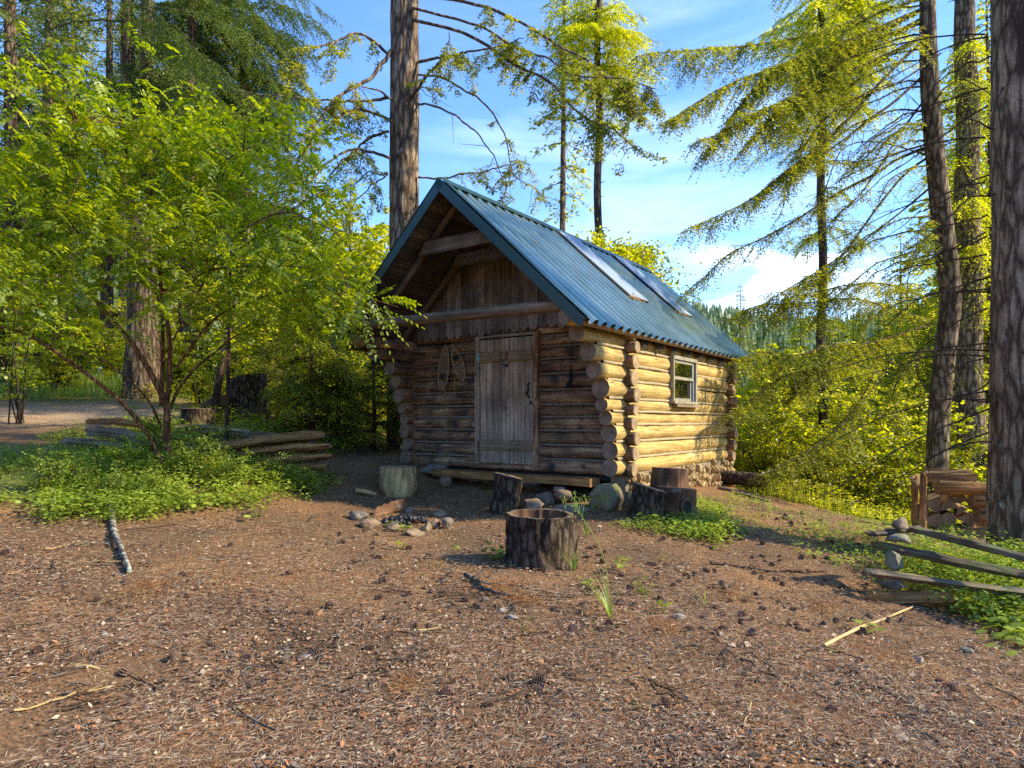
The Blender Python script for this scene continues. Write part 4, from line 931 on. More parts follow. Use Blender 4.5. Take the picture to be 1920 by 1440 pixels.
for k, (px, py, Y, r, m_, lab) in enumerate([
    (1687, 983, 5.8, (.085, .07, .055), ST_BROWN, 'round brown stone on top of the fence stack'),
    (1682, 1008, 5.75, (.09, .07, .05), FUNGUS, 'pale lichened wood block between the top slab and second rail'),
    (1678, 1050, 5.7, (.075, .06, .085), FUNGUS, 'tall pale lichened stone between the second and third fence rails'),
    (1676, 1097, 5.6, (.085, .07, .05), ST_GREY, 'mossy dark stone between the two lowest fence rails')]):
    mb = MB(); p = P(px, py, Y); rock(mb, p, r, seed=130+k, sub=3, amp=.3); setp(mb.build('stone', m_, None, base=p-A([0, 0, r[2]])), lab, 'stone', FG)

# fire pit
for k, (px, py, rw, rh, m_, lab) in enumerate([
    (672, 968, 25, 13, ST_GREY, 'flat grey stone at the far left of the fire ring'), (694, 981, 23, 14, ST_BROWN, 'brown stone second from the left in the fire ring'),
    (738, 989, 19, 12, ST_BROWN, 'rounded tan stone at the front left of the fire ring'), (774, 998, 22, 11, ST_BROWN, 'low tan slab at the very front of the fire ring'),
    (800, 991, 14, 12, ST_BROWN, 'angular tan stone at the front right of the fire ring'), (816, 983, 13, 13, ST_BROWN, 'pointed tan stone next to the mossy one in the fire ring'),
    (837, 982, 15, 15, ST_GREY, 'mossy grey stone at the right end of the fire ring'), (824, 964, 22, 10, ST_BROWN, 'long rusty stone at the back right of the fire ring'),
    (768, 957, 13, 8, ST_GREY, 'small stone at the back middle of the fire ring'), (728, 953, 24, 9, ST_BROWN, 'wide flat stone at the back left of the fire ring')]):
    p = G(px, py+rh*.6); s = p[1]/FPX; mb = MB(); rock(mb, p+A([0, 0, rh*s*.55]), (rw*s*.85, rw*s*.65, rh*s*.8), seed=150+k*3, sub=3, amp=.34, rot=k*.2)
    setp(mb.build('fire_ring_stone', m_, None, base=p), lab, 'stone', 'stones of the fire ring')
p = G(757, 983); mb = MB(); g = np.random.default_rng(12)
for q in range(70):
    o_ = A([g.normal(0, .10), g.normal(0, .12), 0]); r = g.uniform(.018, .042); rock(mb, p+o_+A([0, 0, .03+.05*math.exp(-(o_[0]**2+o_[1]**2)/.02)]), (r, r, r), seed=q, sub=1)
setp(mb.build('charcoal', CHAR, None, base=p), 'black burnt charcoal and ash heaped inside the fire ring', 'charcoal', None, 'stuff')
a, b = G(704, 972), G(752, 966); rail('charred_board', 'charred board leaning over the back edge of the fire pit', a+A([0, 0, .04]), b+A([.02, .1, .13]), .03, .13, W_ROT, 570, None, cat='board', bow=0)

# wood pile
WP = 'split firewood stacked beside the big right hand trunk'
dl = nrm(A([.98, -.17, .0])); dv = nrm(A([.45, .89, 0]))
def firelog(px, py, Y, r, L, d, seed, lab, kind):
    p = P(px, py, Y); g = np.random.default_rng(seed); mb = MB()
    if kind == 'round': tube(mb, smooth_path([p, p+d*L/2, p+d*L], 10), [r, r*.95], seg=22, amp=.08, fr=6, ridge=.06, rk=10, seed=seed, cap=1)
    else:
        s = nrm(np.cross(d, UZ)); k = 3 if kind == 'wedge' else 4; th = np.sort(g.uniform(0, 1, k)*.6+np.arange(k))*2*math.pi/k+g.uniform(0, 6); poly = []
        for i in range(k):
            a0, a1 = th[i], th[(i+1) % k]+(2*math.pi if i == k-1 else 0)
            for q in range(4): t = q/4; poly.append((math.cos(a0)*(1-t)+math.cos(a1)*t, math.sin(a0)*(1-t)+math.sin(a1)*t))
        n, m = 9, len(poly); V = []
        for i in range(n):
            c = p+d*L*i/(n-1)
            for j, (x, y) in enumerate(poly): kk = r*1.15*(1+.22*float(vnoise(A([i*.6, j*1.7, seed*1.]))))+0; V.append(c+s*x*kk+UZ*y*kk)
        F = [[i*m+j, i*m+(j+1) % m, (i+1)*m+(j+1) % m, (i+1)*m+j] for i in range(n-1) for j in range(m)]
        U = [[(j*.03, i*.06), (j*.03+.03, i*.06), (j*.03+.03, i*.06+.06), (j*.03, i*.06+.06)] for i in range(n-1) for j in range(m)]
        mb.add(V, F, U, 0, smooth=False); mb.add(V[:m], [list(range(m))[::-1]], [[(x*r, y*r) for x, y in poly][::-1]], 1, smooth=False); mb.add(V[-m:], [list(range(m))], [[(x*r, y*r) for x, y in poly]], 1, smooth=False)
    o = mb.build('firewood_log', [W_RAIL if kind == 'round' else W_FIREW, W_FIREE], None, base=p+d*L/2-A([0, 0, r])); setp(o, lab, 'firewood', WP)
m_ = 9.4/FPX
for k, (px, py, r, L, d, kind, lab) in enumerate([
    (1733, 884, 6, .58, dl, 'slab', 'flat bark slab on the very top of the wood pile'), (1736, 895, 7.5, .62, dl, 'wedge', 'split log directly under the top slab of the wood pile'),
    (1757, 912, 16, .42, dl, 'round', 'thick round log with a dark end in the upper left of the wood pile'), (1789, 914, 12, .30, dl, 'round', 'dark round log end between the two big rounds of the wood pile'),
    (1810, 915, 12, .50, dl, 'round', 'round log in the upper right of the wood pile, touching the trunk'), (1820, 938, 15, .45, dl, 'round', 'thick round log in the second row at the right of the wood pile'),
    (1832, 965, 16, .42, dl, 'round', 'large dark log low at the right of the wood pile'),
    (1752, 945, 17, .5, dv, 'wedge', 'orange wedge with its point up, below the thick dark ended log'), (1774, 946, 16, .5, dv, 'wedge', 'dark orange wedge beside the point up wedge'),
    (1797, 936, 13, .45, dv, 'slab', 'grey split log in the middle of the wood pile'), (1803, 960, 10, .45, dv, 'wedge', 'small orange wedge in the middle right of the wood pile'),
    (1814, 976, 13, .45, dv, 'slab', 'tan split log end low right of the middle of the pile'), (1752, 975, 15, .45, dv, 'slab', 'dark split log at the left of the third row of the pile'),
    (1779, 974, 13, .45, dv, 'round', 'deep set dark round in the shadowed gap of the pile'), (1760, 998, 17, .5, dv, 'wedge', 'brown split log at the bottom left of the wood pile'),
    (1783, 998, 15, .5, dv, 'wedge', 'bright sunlit orange wedge in the bottom row of the pile'), (1805, 1000, 14, .5, dv, 'wedge', 'orange wedge to the right of the sunlit one in the bottom row'),
    (1830, 998, 17, .5, dv, 'slab', 'rough brown split log at the bottom right of the pile'), (1735, 1000, 11, .45, dv, 'slab', 'narrow log lying lowest beside the posts'),
    (1856, 990, 14, .4, dv, 'round', 'dark log squeezed against the big trunk at the bottom of the pile')]):
    firelog(px, py, 9.35 if d is dv else 9.25, r*m_, L, d, 700+k, lab, kind)
for k, (px, y0, y1, r, lab) in enumerate([(1731, 888, 1012, 7.5, 'upright brown stake holding the left end of the wood pile'), (1717, 896, 1000, 6.5, 'upright stake farthest left, with a pale wedge on top')]):
    a, b = P(px, y1, 9.2+k*.3), P(px, y0, 9.2+k*.3); a[2] = float(gz(a[0], a[1]))-.05
    rail('stake', lab, a, b, r*2*m_, r*2*m_, W_RAIL, 560+k, WP, cat='stake', bow=0)
firelog(1713, 906, 9.45, .09, .16, nrm(A([1, .2, .3])), 790, 'pale wedge perched on the farthest left stake', 'wedge')

# branches and sticks on the ground
def groundstick(name, label, pts, r, mat, seed, lift=1.0, cat='branch', group=None, side=0):
    g = np.random.default_rng(seed); q = A([G(x, y) for x, y in pts]); rr = r*q[:, 1].mean()/FPX; q[:, 2] += rr*lift+g.uniform(0, .012, len(q)); q = smooth_path(q, max(8, len(q)*5)); q[:, 2] = np.maximum(q[:, 2], gz(q[:, 0], q[:, 1])+rr*.5)
    mb = MB(); tube(mb, q, [rr, rr*.9, rr*.6], seg=10 if r > 2.5 else 6, amp=.12, fr=9, seed=seed)
    for k in range(side):
        i = g.integers(3, len(q)-3); d = nrm(A([g.normal(), g.normal(), .15])); L = g.uniform(.08, .25); tube(mb, smooth_path([q[i], q[i]+d*L*.5+A([0, 0, .01]), q[i]+d*L-A([0, 0, .01])], 6), [rr*.5, rr*.2], seg=5)
    o = mb.build(name, mat, None, base=q[len(q)//2]); return setp(o, label, cat, group)
BR_L = m_bark('lichened_branch_bark', (.07, .055, .04), (.20, .17, .13), (.36, .33, .28), sc=20, zs=1, lichen=((.45, .47, .34), 14, .52), dist=.01)
groundstick('fallen_branch', 'thick lichened branch lying toward the camera out of the green patch', [(200, 925), (207, 958), (213, 1003), (228, 1042), (243, 1084)], 6.3, BR_L, 1)
groundstick('fallen_branch', 'smooth tan barkless branch in front of the rail fence', [(1545, 1218), (1580, 1200), (1620, 1183), (1650, 1168), (1712, 1146)], 3.2, W_STUMP, 2, 1.5, side=2)
groundstick('fallen_branch', 'long thin grey branch stretched in front of the hollow stump', [(877, 1083), (907, 1097), (953, 1103), (1007, 1113), (1073, 1120), (1187, 1120)], 2.0, B_GREY, 3, 1.5, side=3)
groundstick('fallen_branch', 'charred black branch left of the brown needle tufts', [(872, 1084), (900, 1106), (923, 1121), (960, 1124)], 3.6, CHAR, 4, side=3)
groundstick('fallen_branch', 'short dark stick with pale chips at its right end, near the lower edge', [(921, 1329), (973, 1317), (1012, 1301)], 3.4, B_TWIG, 5)
groundstick('fallen_branch', 'long dark branch across the slope right of the hollow stump', [(1330, 1060), (1397, 1068), (1453, 1075), (1550, 1076)], 2.6, B_TWIG, 6, side=4)
groundstick('fallen_branch', 'grey forked twig above the cone in the lower left', [(452, 1277), (470, 1262), (515, 1255)], 2.2, B_GREY, 7, 2, side=4)
groundstick('fallen_branch', 'short pale stick on the needles at the lower left', [(143, 1256), (165, 1260), (188, 1265)], 3, W_STUMP, 8)
groundstick('fallen_branch', 'dark stick cut off by the lower edge of the photo', [(890, 1372), (915, 1352), (944, 1338)], 4, B_TWIG, 9)
groundstick('fallen_branch', 'straight pale stick lying left of the middle, above the red needles', [(776, 1190), (800, 1187), (826, 1185)], 2.4, W_STUMP, 10)
g = np.random.default_rng(77); protos = []
for k in range(5):
    mb = MB(); L = g.uniform(.25, .5); n = 9; q = np.stack([np.linspace(-L/2, L/2, n), .02*np.cumsum(g.normal(0, .35, n)), .008+.012*np.abs(g.normal(0, .5, n))], -1)
    tube(mb, q, [.0045, .0035, .002], seg=5)
    for j in range(3):
        i = g.integers(2, 7); d = nrm(A([g.uniform(.2, 1), g.normal(0, .8), .1])); l = g.uniform(.05, .15); tube(mb, [q[i], q[i]+d*l*.5, q[i]+d*l-A([0, 0, .005])], [.0025, .001], seg=4)
    protos.append(mb)
pxs = np.c_[g.uniform(0, 1920, 150), 960+g.uniform(0, 1, 150)**.8*400]; pp = GV(pxs[:, 0], pxs[:, 1]); pm = []
for k, p in enumerate(pp):
    i = k % 5
    if k < 5: o = protos[i].build('twig', [B_GREY, B_TWIG, B_TWIG, B_GREY, W_STUMP][i], None, base=(0, 0, 0)); pm.append(o)
    else: o = pm[i].copy(); C.objects.link(o)
    o.location = tuple(p+A([0, 0, .005])); o.rotation_euler = (g.normal(0, .03), g.normal(0, .03), g.uniform(0, 6.28)); s = g.uniform(.6, 1.3); o.scale = (s, s, s)
    setp(o, 'thin dry twig lying flat on the needle litter of the clearing', 'twig', 'dry twigs strewn over the ground')

# pine cones
def cone_mesh(openk, L=.075, R=.026, seed=0):
    g = np.random.default_rng(seed); mb = MB(); tube(mb, [A([-L*.45, 0, 0]), A([0, 0, 0]), A([L*.45, 0, 0])], [R*.3, R*.55, R*.15], seg=6); n = 58
    for i in range(n):
        t = (i+.5)/n; x = -L*.45+L*.92*t; rr = R*math.sin(math.pi*min(1, .12+t*.86))**.7; a = i*2.39996; rad = A([0, math.cos(a), math.sin(a)]); tan = A([0, -math.sin(a), math.cos(a)])
        c = A([x, 0, 0])+rad*rr*.35; tip = A([x+L*.05, 0, 0])+rad*rr*openk; w = R*.36*(1-.4*t)
        V = [c-tan*w*.4, c+tan*w*.4, tip+tan*w*.8, tip+rad*w*.5+A([L*.02, 0, 0]), tip-tan*w*.8]; V += [v+A([-.0025, 0, 0]) for v in V]
        mb.add(V, [(0, 1, 2, 3, 4), (9, 8, 7, 6, 5), (2, 7, 8, 3), (3, 8, 9, 4)], smooth=False)
    return mb
pm = []; g = np.random.default_rng(5)
reg = [([(1090, 1010), (1500, 1000), (1760, 1090), (1740, 1200), (1300, 1190), (1100, 1120)], 95), ([(0, 1000), (700, 960), (1100, 1130), (1900, 1230), (1900, 1358), (0, 1358)], 62),
       ([(640, 1000), (940, 1010), (940, 1100), (1180, 1150), (1180, 1200), (640, 1130)], 26), ([(1350, 930), (1520, 960), (1640, 1040), (1480, 1010)], 22)]
spots = [(1005+6, 1288), (957, 1279), (1062, 1276), (895, 1140), (968, 1141), (780, 1178), (1125, 1190), (215, 1167), (310, 1183), (456, 1290), (234, 1270), (38, 1264), (588, 1237), (450, 1137), (541, 1078), (555, 1196), (181, 1125), (342, 1083), (1342, 1200), (1470, 1144), (1390, 1172), (1403, 1262), (1420, 1280), (837, 1308), (860, 1325), (1050, 1307), (1250, 1327)]
for poly, n in reg: spots += [tuple(q) for q in sample_poly(poly, n, g)]
pts = GV([q[0] for q in spots], [q[1] for q in spots])
for k, p in enumerate(pts):
    i = k % 3
    if k < 3: o = cone_mesh((1.0, 1.15, .9)[i], seed=i).build('pine_cone', CONE, None, base=(0, 0, 0)); pm.append(o)
    else: o = pm[i].copy(); C.objects.link(o)
    s = g.uniform(.55, .95); o.location = tuple(p+A([0, 0, .018*s])); o.rotation_euler = (g.uniform(0, 6.28), g.normal(0, .35), g.uniform(0, 6.28)); o.scale = (s, s, s)
    setp(o, 'brown open pine cone lying on the needle covered forest floor', 'pine cone', 'pine cones scattered over the clearing')

# flakes of grey bark and pale rock
for k, (px, py, r, m_, lab) in enumerate([(940, 1150, 12, BRICKC, 'grey bark chunk, upper of the pair below the hollow stump'), (960, 1164, 14, BRICKC, 'grey bark chunk, lower right of the pair below the hollow stump'), (923, 1180, 10, ST_BROWN, 'small flat tan stone left of the grey bark chunks'),
    (912, 1130, 9, ST_BROWN, 'small pale stone above the grey bark chunks'), (1352, 1192, 9, BRICKC, 'white flake of wood beside a cone, right of the middle'), (1275, 1160, 13, BRICKC, 'pale curled bark strip right of the grass blades'),
    (1722, 1247, 14, BRICKC, 'rounded grey stone near the brown needle tufts at right'), (1543, 1273, 10, BRICKC, 'small pale flake in the lower right'), (1813, 1225, 16, FUNGUS, 'pale green lichen clump near the right edge'),
    (575, 1238, 16, BRICKC, 'long grey bark flake in the lower left'), (195, 1193, 10, BRICKC, 'thin grey bark flake at the far left'), (78, 1222, 10, BRICKC, 'bluish grey stone chip at the far lower left'), (1011, 1304, 5, WHITE, 'white chip at the end of the short dark stick')]):
    p = G(px, py); s = p[1]/FPX*r; mb = MB(); rock(mb, p+A([0, 0, s*.3]), (s, s*.6, s*.38), seed=200+k, sub=3, amp=.5); setp(mb.build('bark_flake', m_, None, base=p), lab, 'bark flake', 'flakes and chips on the ground')

# needle tufts (dead brown sprigs)
for k, (px, py, r, lab) in enumerate([(945, 1105, 34, 'brown dead needle sprig beside the charred branch'), (985, 1130, 26, 'brown dead needle sprig right of the charred branch'), (265, 1110, 48, 'yellowish dead needle sprig at the end of the lichened branch'),
    (1245, 1185, 26, 'brown dead needle sprig right of the tall grass'), (1538, 1142, 34, 'pale brown dead needle sprig left of the rail fence'), (1660, 1238, 55, 'wide brown needle tuft in the lower right'), (760, 1287, 30, 'dead needle tuft low in the middle'), (1360, 1122, 30, 'pale green needle sprig on the slope')]):
    p = G(px, py); g = np.random.default_rng(300+k); n = 520; s = p[1]/FPX*r
    c = p+np.c_[g.normal(0, s*.55, n), g.normal(0, s*.8, n), np.abs(g.normal(0, .012, n))+.004]; d = np.c_[g.normal(0, 1, (n, 2)), g.uniform(-.05, .45, n)]
    o = fastmesh('needle_sprig', leafquad(c, d, np.tile(UZ, (n, 1))+g.normal(0, .4, (n, 3)), g.uniform(.03, .07, n), np.full(n, .0035)), 4, L_RUST, base=p); setp(o, lab, 'needle sprig', 'dead needle sprigs on the ground')

# litter: needles and chips too many to count
def litter(name, label, mat, n, seed, mk, py0=935):
    g = np.random.default_rng(seed); px = g.uniform(-40, 1960, n); py = py0+(1450-py0)*g.uniform(0, 1, n)**1.0
    p = GV(px, py); keep = (g.random(n) < .60+1.3*fbm(np.c_[p[:, 0]*1.6, p[:, 1]*1.6, 0*px+seed], seed, 3)) & (p[:, 1] < 11) & ~((p[:, 0] > 4.9+(p[:, 1]-9)*.3) & (p[:, 1] > 9)); p = p[keep]; V = mk(p, g); return setp(fastmesh(name, V, 4, mat, base=(0, 4, 0)), label, 'litter', None, 'stuff')
def mk_n(p, g):
    n = len(p); d = np.c_[g.normal(0, 1, (n, 2)), g.normal(0, .12, n)]; return leafquad(p+A([0, 0, 1])*g.uniform(.003, .03, (n, 1)), d, np.tile(UZ, (n, 1))+g.normal(0, .5, (n, 3)), g.uniform(.02, .075, n), g.uniform(.0018, .0036, n)*(.6+p[:, 1]*.12))
def mk_c(p, g):
    n = len(p); d = np.c_[g.normal(0, 1, (n, 2)), g.normal(0, .2, n)]; L = g.gamma(1.6, .0055, n)+.005; return leafquad(p+A([0, 0, 1])*g.uniform(.004, .022, (n, 1)), d, np.tile(UZ, (n, 1))+g.normal(0, .35, (n, 3)), L, L*g.uniform(.35, .9, n), .05)
litter('needle_litter', 'brown fallen needles covering the clearing', LIT_N, 230000, 31, mk_n)
litter('bark_chips', 'small red brown bark chips mixed into the needles of the clearing', LIT_C, 150000, 32, mk_c)
# pale thing beyond the left trees
bp = P(212, 700, 17.0); t = thing('overturned_boat', 'low white and pale blue hull lying beyond the forked tree at left', 'boat', (bp[0], bp[1], float(gz(bp[0], bp[1]))))
mb = MB(); a0, a1 = P(165, 708, 17.4), P(262, 712, 16.8); tube(mb, smooth_path([a0, (a0+a1)/2+A([0, 0, .05]), a1], 14), [.06, .16, .17, .12], seg=16, ell=(1.3, .8)); mb.build('hull', WHITE, t)
mb = MB(); rock(mb, P(194, 692, 17.1), (.13, .12, .09), seed=1, sub=3, flat=False, amp=.08); mb.build('float', WHITE, t)
mb = MB(); V = [P(206, 697, 16.9), P(226, 696, 17.0), P(240, 706, 16.6), P(214, 707, 16.5), P(212, 712, 16.4), P(238, 716, 16.4)]; mb.add(V, [(0, 1, 2, 3), (3, 2, 5, 4)]); mb.build('cover', PALEB, t)
mb = MB(); V = [P(226, 696, 16.95), P(244, 694, 17.2), P(244, 712, 16.7), P(236, 706, 16.6)]; mb.add(V, [(0, 1, 2, 3)]); mb.build('tarp', TEAL, t)
# ------------------------------------------------------------------ trees, shrubs and ground plants
def limb_tube(mb, path, r0, r1, seed, seg=7, amp=.08):
    tube(mb, path, np.linspace(r0, r1, len(path)), seg=seg, amp=amp, fr=6, seed=seed)
def px_path(pts, Ys, n=24, z3=None):
    """photo-pixel way points with a depth for each -> smooth world path"""
    k = len(pts); Y = np.interp(np.linspace(0, 1, k), np.linspace(0, 1, len(Ys)), Ys)
    return smooth_path(A([P(p[0], p[1], y) for p, y in zip(pts, Y)]), n)
def off(pts, ox, oy, s): return [(ox+x/s, oy+y/s) for x, y in pts]

def trunk_mesh(t, path, rads, bark, seed, seg=40, ridge=.07, rk=22, name='trunk', flare=None, extra=None, amp=.03):
    mb = MB(); n = len(path); r = np.interp(np.linspace(0, 1, n), np.linspace(0, 1, len(rads)), rads)
    tube(mb, path, r, seg=seg, amp=amp, fr=1.3, ridge=ridge, rk=rk, seed=seed, cap0=False, cap1=False)
    g = np.random.default_rng(seed)
    if extra:
        for k in range(extra):   # broken stubs
            i = g.integers(int(n*.15), n-2); d = nrm(A([g.normal(), g.normal(), g.uniform(-.5, .3)])); L = g.uniform(.05, .35); q = path[i]+d*r[i]*.7
            tube(mb, [q, q+d*L*.6, q+d*L+A([0, 0, -.02])], [.014, .005], seg=5)
    return mb.build(name, bark, t)

# ---- generic conifer used for the woods behind
def conifer_mesh(H, r0, cb, Lmax, seed, dens=1.0, droop=.35, nl=.16, nw=.05, shape=1.0, sparse=.0, twig=.9):
    g = np.random.default_rng(seed); tm = MB(); n = 26; z = np.linspace(-.3, H, n)
    path = np.stack([.04*np.sin(z*.5+seed), .04*np.cos(z*.4+seed), z], -1); rr = r0*(1-np.clip(z/H, 0, 1)*.93)*(1+.35*np.exp(-np.clip(z, 0, 9)*1.4))
    tube(tm, path, rr, seg=18, amp=.04, fr=1.5, ridge=.07, rk=12, seed=seed, cap0=False, cap1=False)
    out = []; h = cb
    while h < H-.15:
        t = (h-cb)/(H-cb); L = Lmax*(1-t)**(.8*shape)*(.55+.45*min(1, t*5+.25))
        for k in range(g.integers(3, 6)):
            if g.random() < sparse*(1-t): continue
            a = g.uniform(0, 6.283); l = L*g.uniform(.55, 1.15); d = A([math.cos(a), math.sin(a), 0]); up = .25 if t > .7 else -.05
            q = np.linspace(0, 1, 7)[:, None]; br = A([0, 0, h])+d*l*q+UZ*(l*(up*q-droop*q*q))+g.normal(0, .015, (7, 3))*l
            tube(tm, br, [max(.012, r0*.11*(1-t)), .004], seg=4, cap0=False, cap1=False)
            m = max(6, int(l*26*dens)); s = g.uniform(.12, 1, m)**.8; c = np.stack([np.interp(s, np.linspace(0, 1, 7), br[:, j]) for j in range(3)], -1)
            sd = nrm(np.cross(d, UZ)); sg = g.choice([-1, 1], m); w = l*.38*(1.15-s)*twig+.08; uo = g.uniform(0, 1, m)
            c = c+sd*(sg*w*uo)[:, None]+d*(w*uo*.35)[:, None]-UZ*(w*uo*.45)[:, None]+g.normal(0, .03, (m, 3)); dd = sd*sg[:, None]*.7+d*.6+g.normal(0, .3, (m, 3))-UZ*.25
            out.append(leafquad(c, dd, np.tile(UZ, (m, 1))+g.normal(0, .4, (m, 3)), nl*g.uniform(.6, 1.5, m), nw*g.uniform(.6, 1.5, m)))
            out.append(leafquad(c, dd+g.normal(0, .5, (m, 3)), np.tile(UZ, (m, 1))+g.normal(0, .6, (m, 3)), nl*g.uniform(.5, 1.2, m), nw*g.uniform(.6, 1.3, m)))
        h += g.uniform(.16, .34)*(1+.4*(1-t))/max(.6, dens)**.3
    return tm, np.vstack(out)
PROTO = {}
def proto(key, leafmat, bark, *a, **k):
    tm, lv = conifer_mesh(*a, **k); PROTO[key] = [tm, lv, leafmat, bark, None]
def place(key, x, y, s, rz, name, label, group, cat='tree', dz=0, sz=None):
    tm, lv, lm, bk, src = PROTO[key]; p = onG(x, y, dz)
    t = thing(name, label, cat, (0, 0, 0), group)
    if src is None: a = tm.build('trunk', bk, t); b = fastmesh('crown', lv, 4, lm, t); PROTO[key][4] = (a, b)
    else:
        for o in src: c = o.copy(); C.objects.link(c); c.parent = t
    t.location = tuple(p); t.rotation_euler = (0, 0, rz); t.scale = (s, s, sz or s); return t
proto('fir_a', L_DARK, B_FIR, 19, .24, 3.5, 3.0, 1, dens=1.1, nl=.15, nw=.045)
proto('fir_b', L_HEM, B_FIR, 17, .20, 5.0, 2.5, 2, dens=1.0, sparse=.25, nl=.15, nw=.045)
proto('fir_c', L_HEM, B_MOSS, 14, .15, 1.5, 2.4, 3, dens=1.1, nl=.14, nw=.045)
proto('fir_thin', L_SUNNY, B_MOSS, 15, .11, 5.5, 1.0, 4, dens=1.0, sparse=.35, nl=.12, nw=.045, shape=.5)
proto('fir_small', L_HEM, B_FIR, 6, .07, .5, 1.3, 5, dens=1.6, nl=.11, nw=.035)
proto('shade', L_HEM, B_FIR, 15, .25, 1.2, 3.0, 6, dens=1.3, nl=.2, nw=.07)

g = np.random.default_rng(91)
def u2x(px, Y): return (px-CX)/FPX*Y
# woods on the left slope: each trunk placed where the photo shows one or between them
LW = 'conifers of the woods on the left slope'
spec = [('fir_a', 20, 17, 1.0), ('fir_b', 88, 21, 1.1), ('fir_b', 203, 20, 1.0), ('fir_b', 343, 19, .9), ('fir_a', 120, 30, 1.1), ('fir_b', 385, 24, 1.0), 
        ('fir_b', 425, 30, 1.0), ('fir_a', 460, 36, 1.0), ('fir_c', 520, 27, .8), ('fir_b', 230, 36, 1.2), ('fir_c', 480, 23, .75), ('fir_b', 270, 44, 1.2),
        ('fir_b', 135, 26, .95), ('fir_b', 40, 44, 1.3), ('fir_a', 100, 52, 1.3), ('fir_b', 320, 54, 1.3), ('fir_a', -20, 22, 1.2)]
for k, (key, px, Y, s) in enumerate(spec):
    x = u2x(px, Y); place(key, x, Y, s, g.uniform(0, 6.28), 'fir_tree', {'fir_a': 'dark dense fir standing among the woods up the left slope', 'fir_b': 'tall fir with a bare lower trunk in the woods up the left slope', 'fir_c': 'younger fir with branches almost to the ground in the left woods'}[key], LW+(' with bare trunks' if key == 'fir_b' else ' with low crowns' if key == 'fir_c' else ''))
GM = 'thin sunlit firs seen against the sky left of the big trunk'
for px, Y, s, key in ((534, 24, .62, 'fir_thin'), (585, 26, .8, 'fir_thin'), (658, 22, .60, 'fir_c'), (566, 33, .85, 'fir_thin'), (700, 34, .6, 'fir_c')):
    place(key, u2x(px, Y), Y, s, g.uniform(0, 6.28), 'fir_tree', 'slim fir seen against the sky between the locust crown and the big trunk', GM)
# behind and to the right of the cabin
for px, Y, s, key, lab in ((1057, 19, 1.15, 'fir_thin', 'thinnest sunlit fir rising behind the cabin roof, left of its thicker neighbour'),):
    place(key, u2x(px, Y), Y, s, 1.0, 'fir_tree', lab, 'slim firs behind the cabin roof', sz=s*1.1)
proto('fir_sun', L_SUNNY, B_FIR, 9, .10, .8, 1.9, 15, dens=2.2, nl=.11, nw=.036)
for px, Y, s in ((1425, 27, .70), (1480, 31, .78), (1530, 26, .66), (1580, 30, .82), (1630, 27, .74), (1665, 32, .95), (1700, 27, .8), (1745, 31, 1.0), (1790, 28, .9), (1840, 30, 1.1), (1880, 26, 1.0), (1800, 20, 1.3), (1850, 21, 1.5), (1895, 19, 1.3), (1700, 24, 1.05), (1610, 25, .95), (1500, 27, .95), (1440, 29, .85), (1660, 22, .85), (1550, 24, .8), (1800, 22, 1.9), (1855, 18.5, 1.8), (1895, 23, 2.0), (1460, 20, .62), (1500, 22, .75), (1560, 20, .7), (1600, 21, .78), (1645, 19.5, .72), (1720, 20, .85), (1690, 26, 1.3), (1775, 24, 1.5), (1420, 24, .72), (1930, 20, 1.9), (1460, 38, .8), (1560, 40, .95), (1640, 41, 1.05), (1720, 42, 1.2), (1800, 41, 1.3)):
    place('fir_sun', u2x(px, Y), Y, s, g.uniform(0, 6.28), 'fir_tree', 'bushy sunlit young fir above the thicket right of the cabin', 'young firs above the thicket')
RW = 'small firs on the far side of the valley at right'
for px, Y, s, key in ((1362, 46, .75, 'fir_c'), (1388, 52, .95, 'fir_b'), (1425, 60, .8, 'fir_c'), (1300, 60, .8, 'fir_c'), (1470, 48, .6, 'fir_c'), (1590, 50, .8, 'fir_c'), (1660, 44, .8, 'fir_a'), (1690, 58, 1.0, 'fir_a'), (1850, 40, .9, 'fir_c'), (1800, 52, 1.0, 'fir_a'), (1520, 70, 1.0, 'fir_c'), (1345, 75, 1.0, 'fir_a'), (1610, 75, 1.1, 'fir_a'), (1440, 80, 1.0, 'fir_c')):
    place(key, u2x(px, Y), Y, s, g.uniform(0, 6.28), 'fir_tree', 'small distant fir beyond the sunny thicket at right', RW)
# firs outside the picture on the right that keep the clearing in shade
for k, (x, y, s) in enumerate(((16, -9, 1.0), (21, -6, 1.1), (25, -3, 1.0), (12, -12, 1.0))):
    place('shade', x, y, s, g.uniform(0, 6.28), 'fir_tree', 'dense fir standing outside the view, right of the clearing', 'firs right of the clearing')

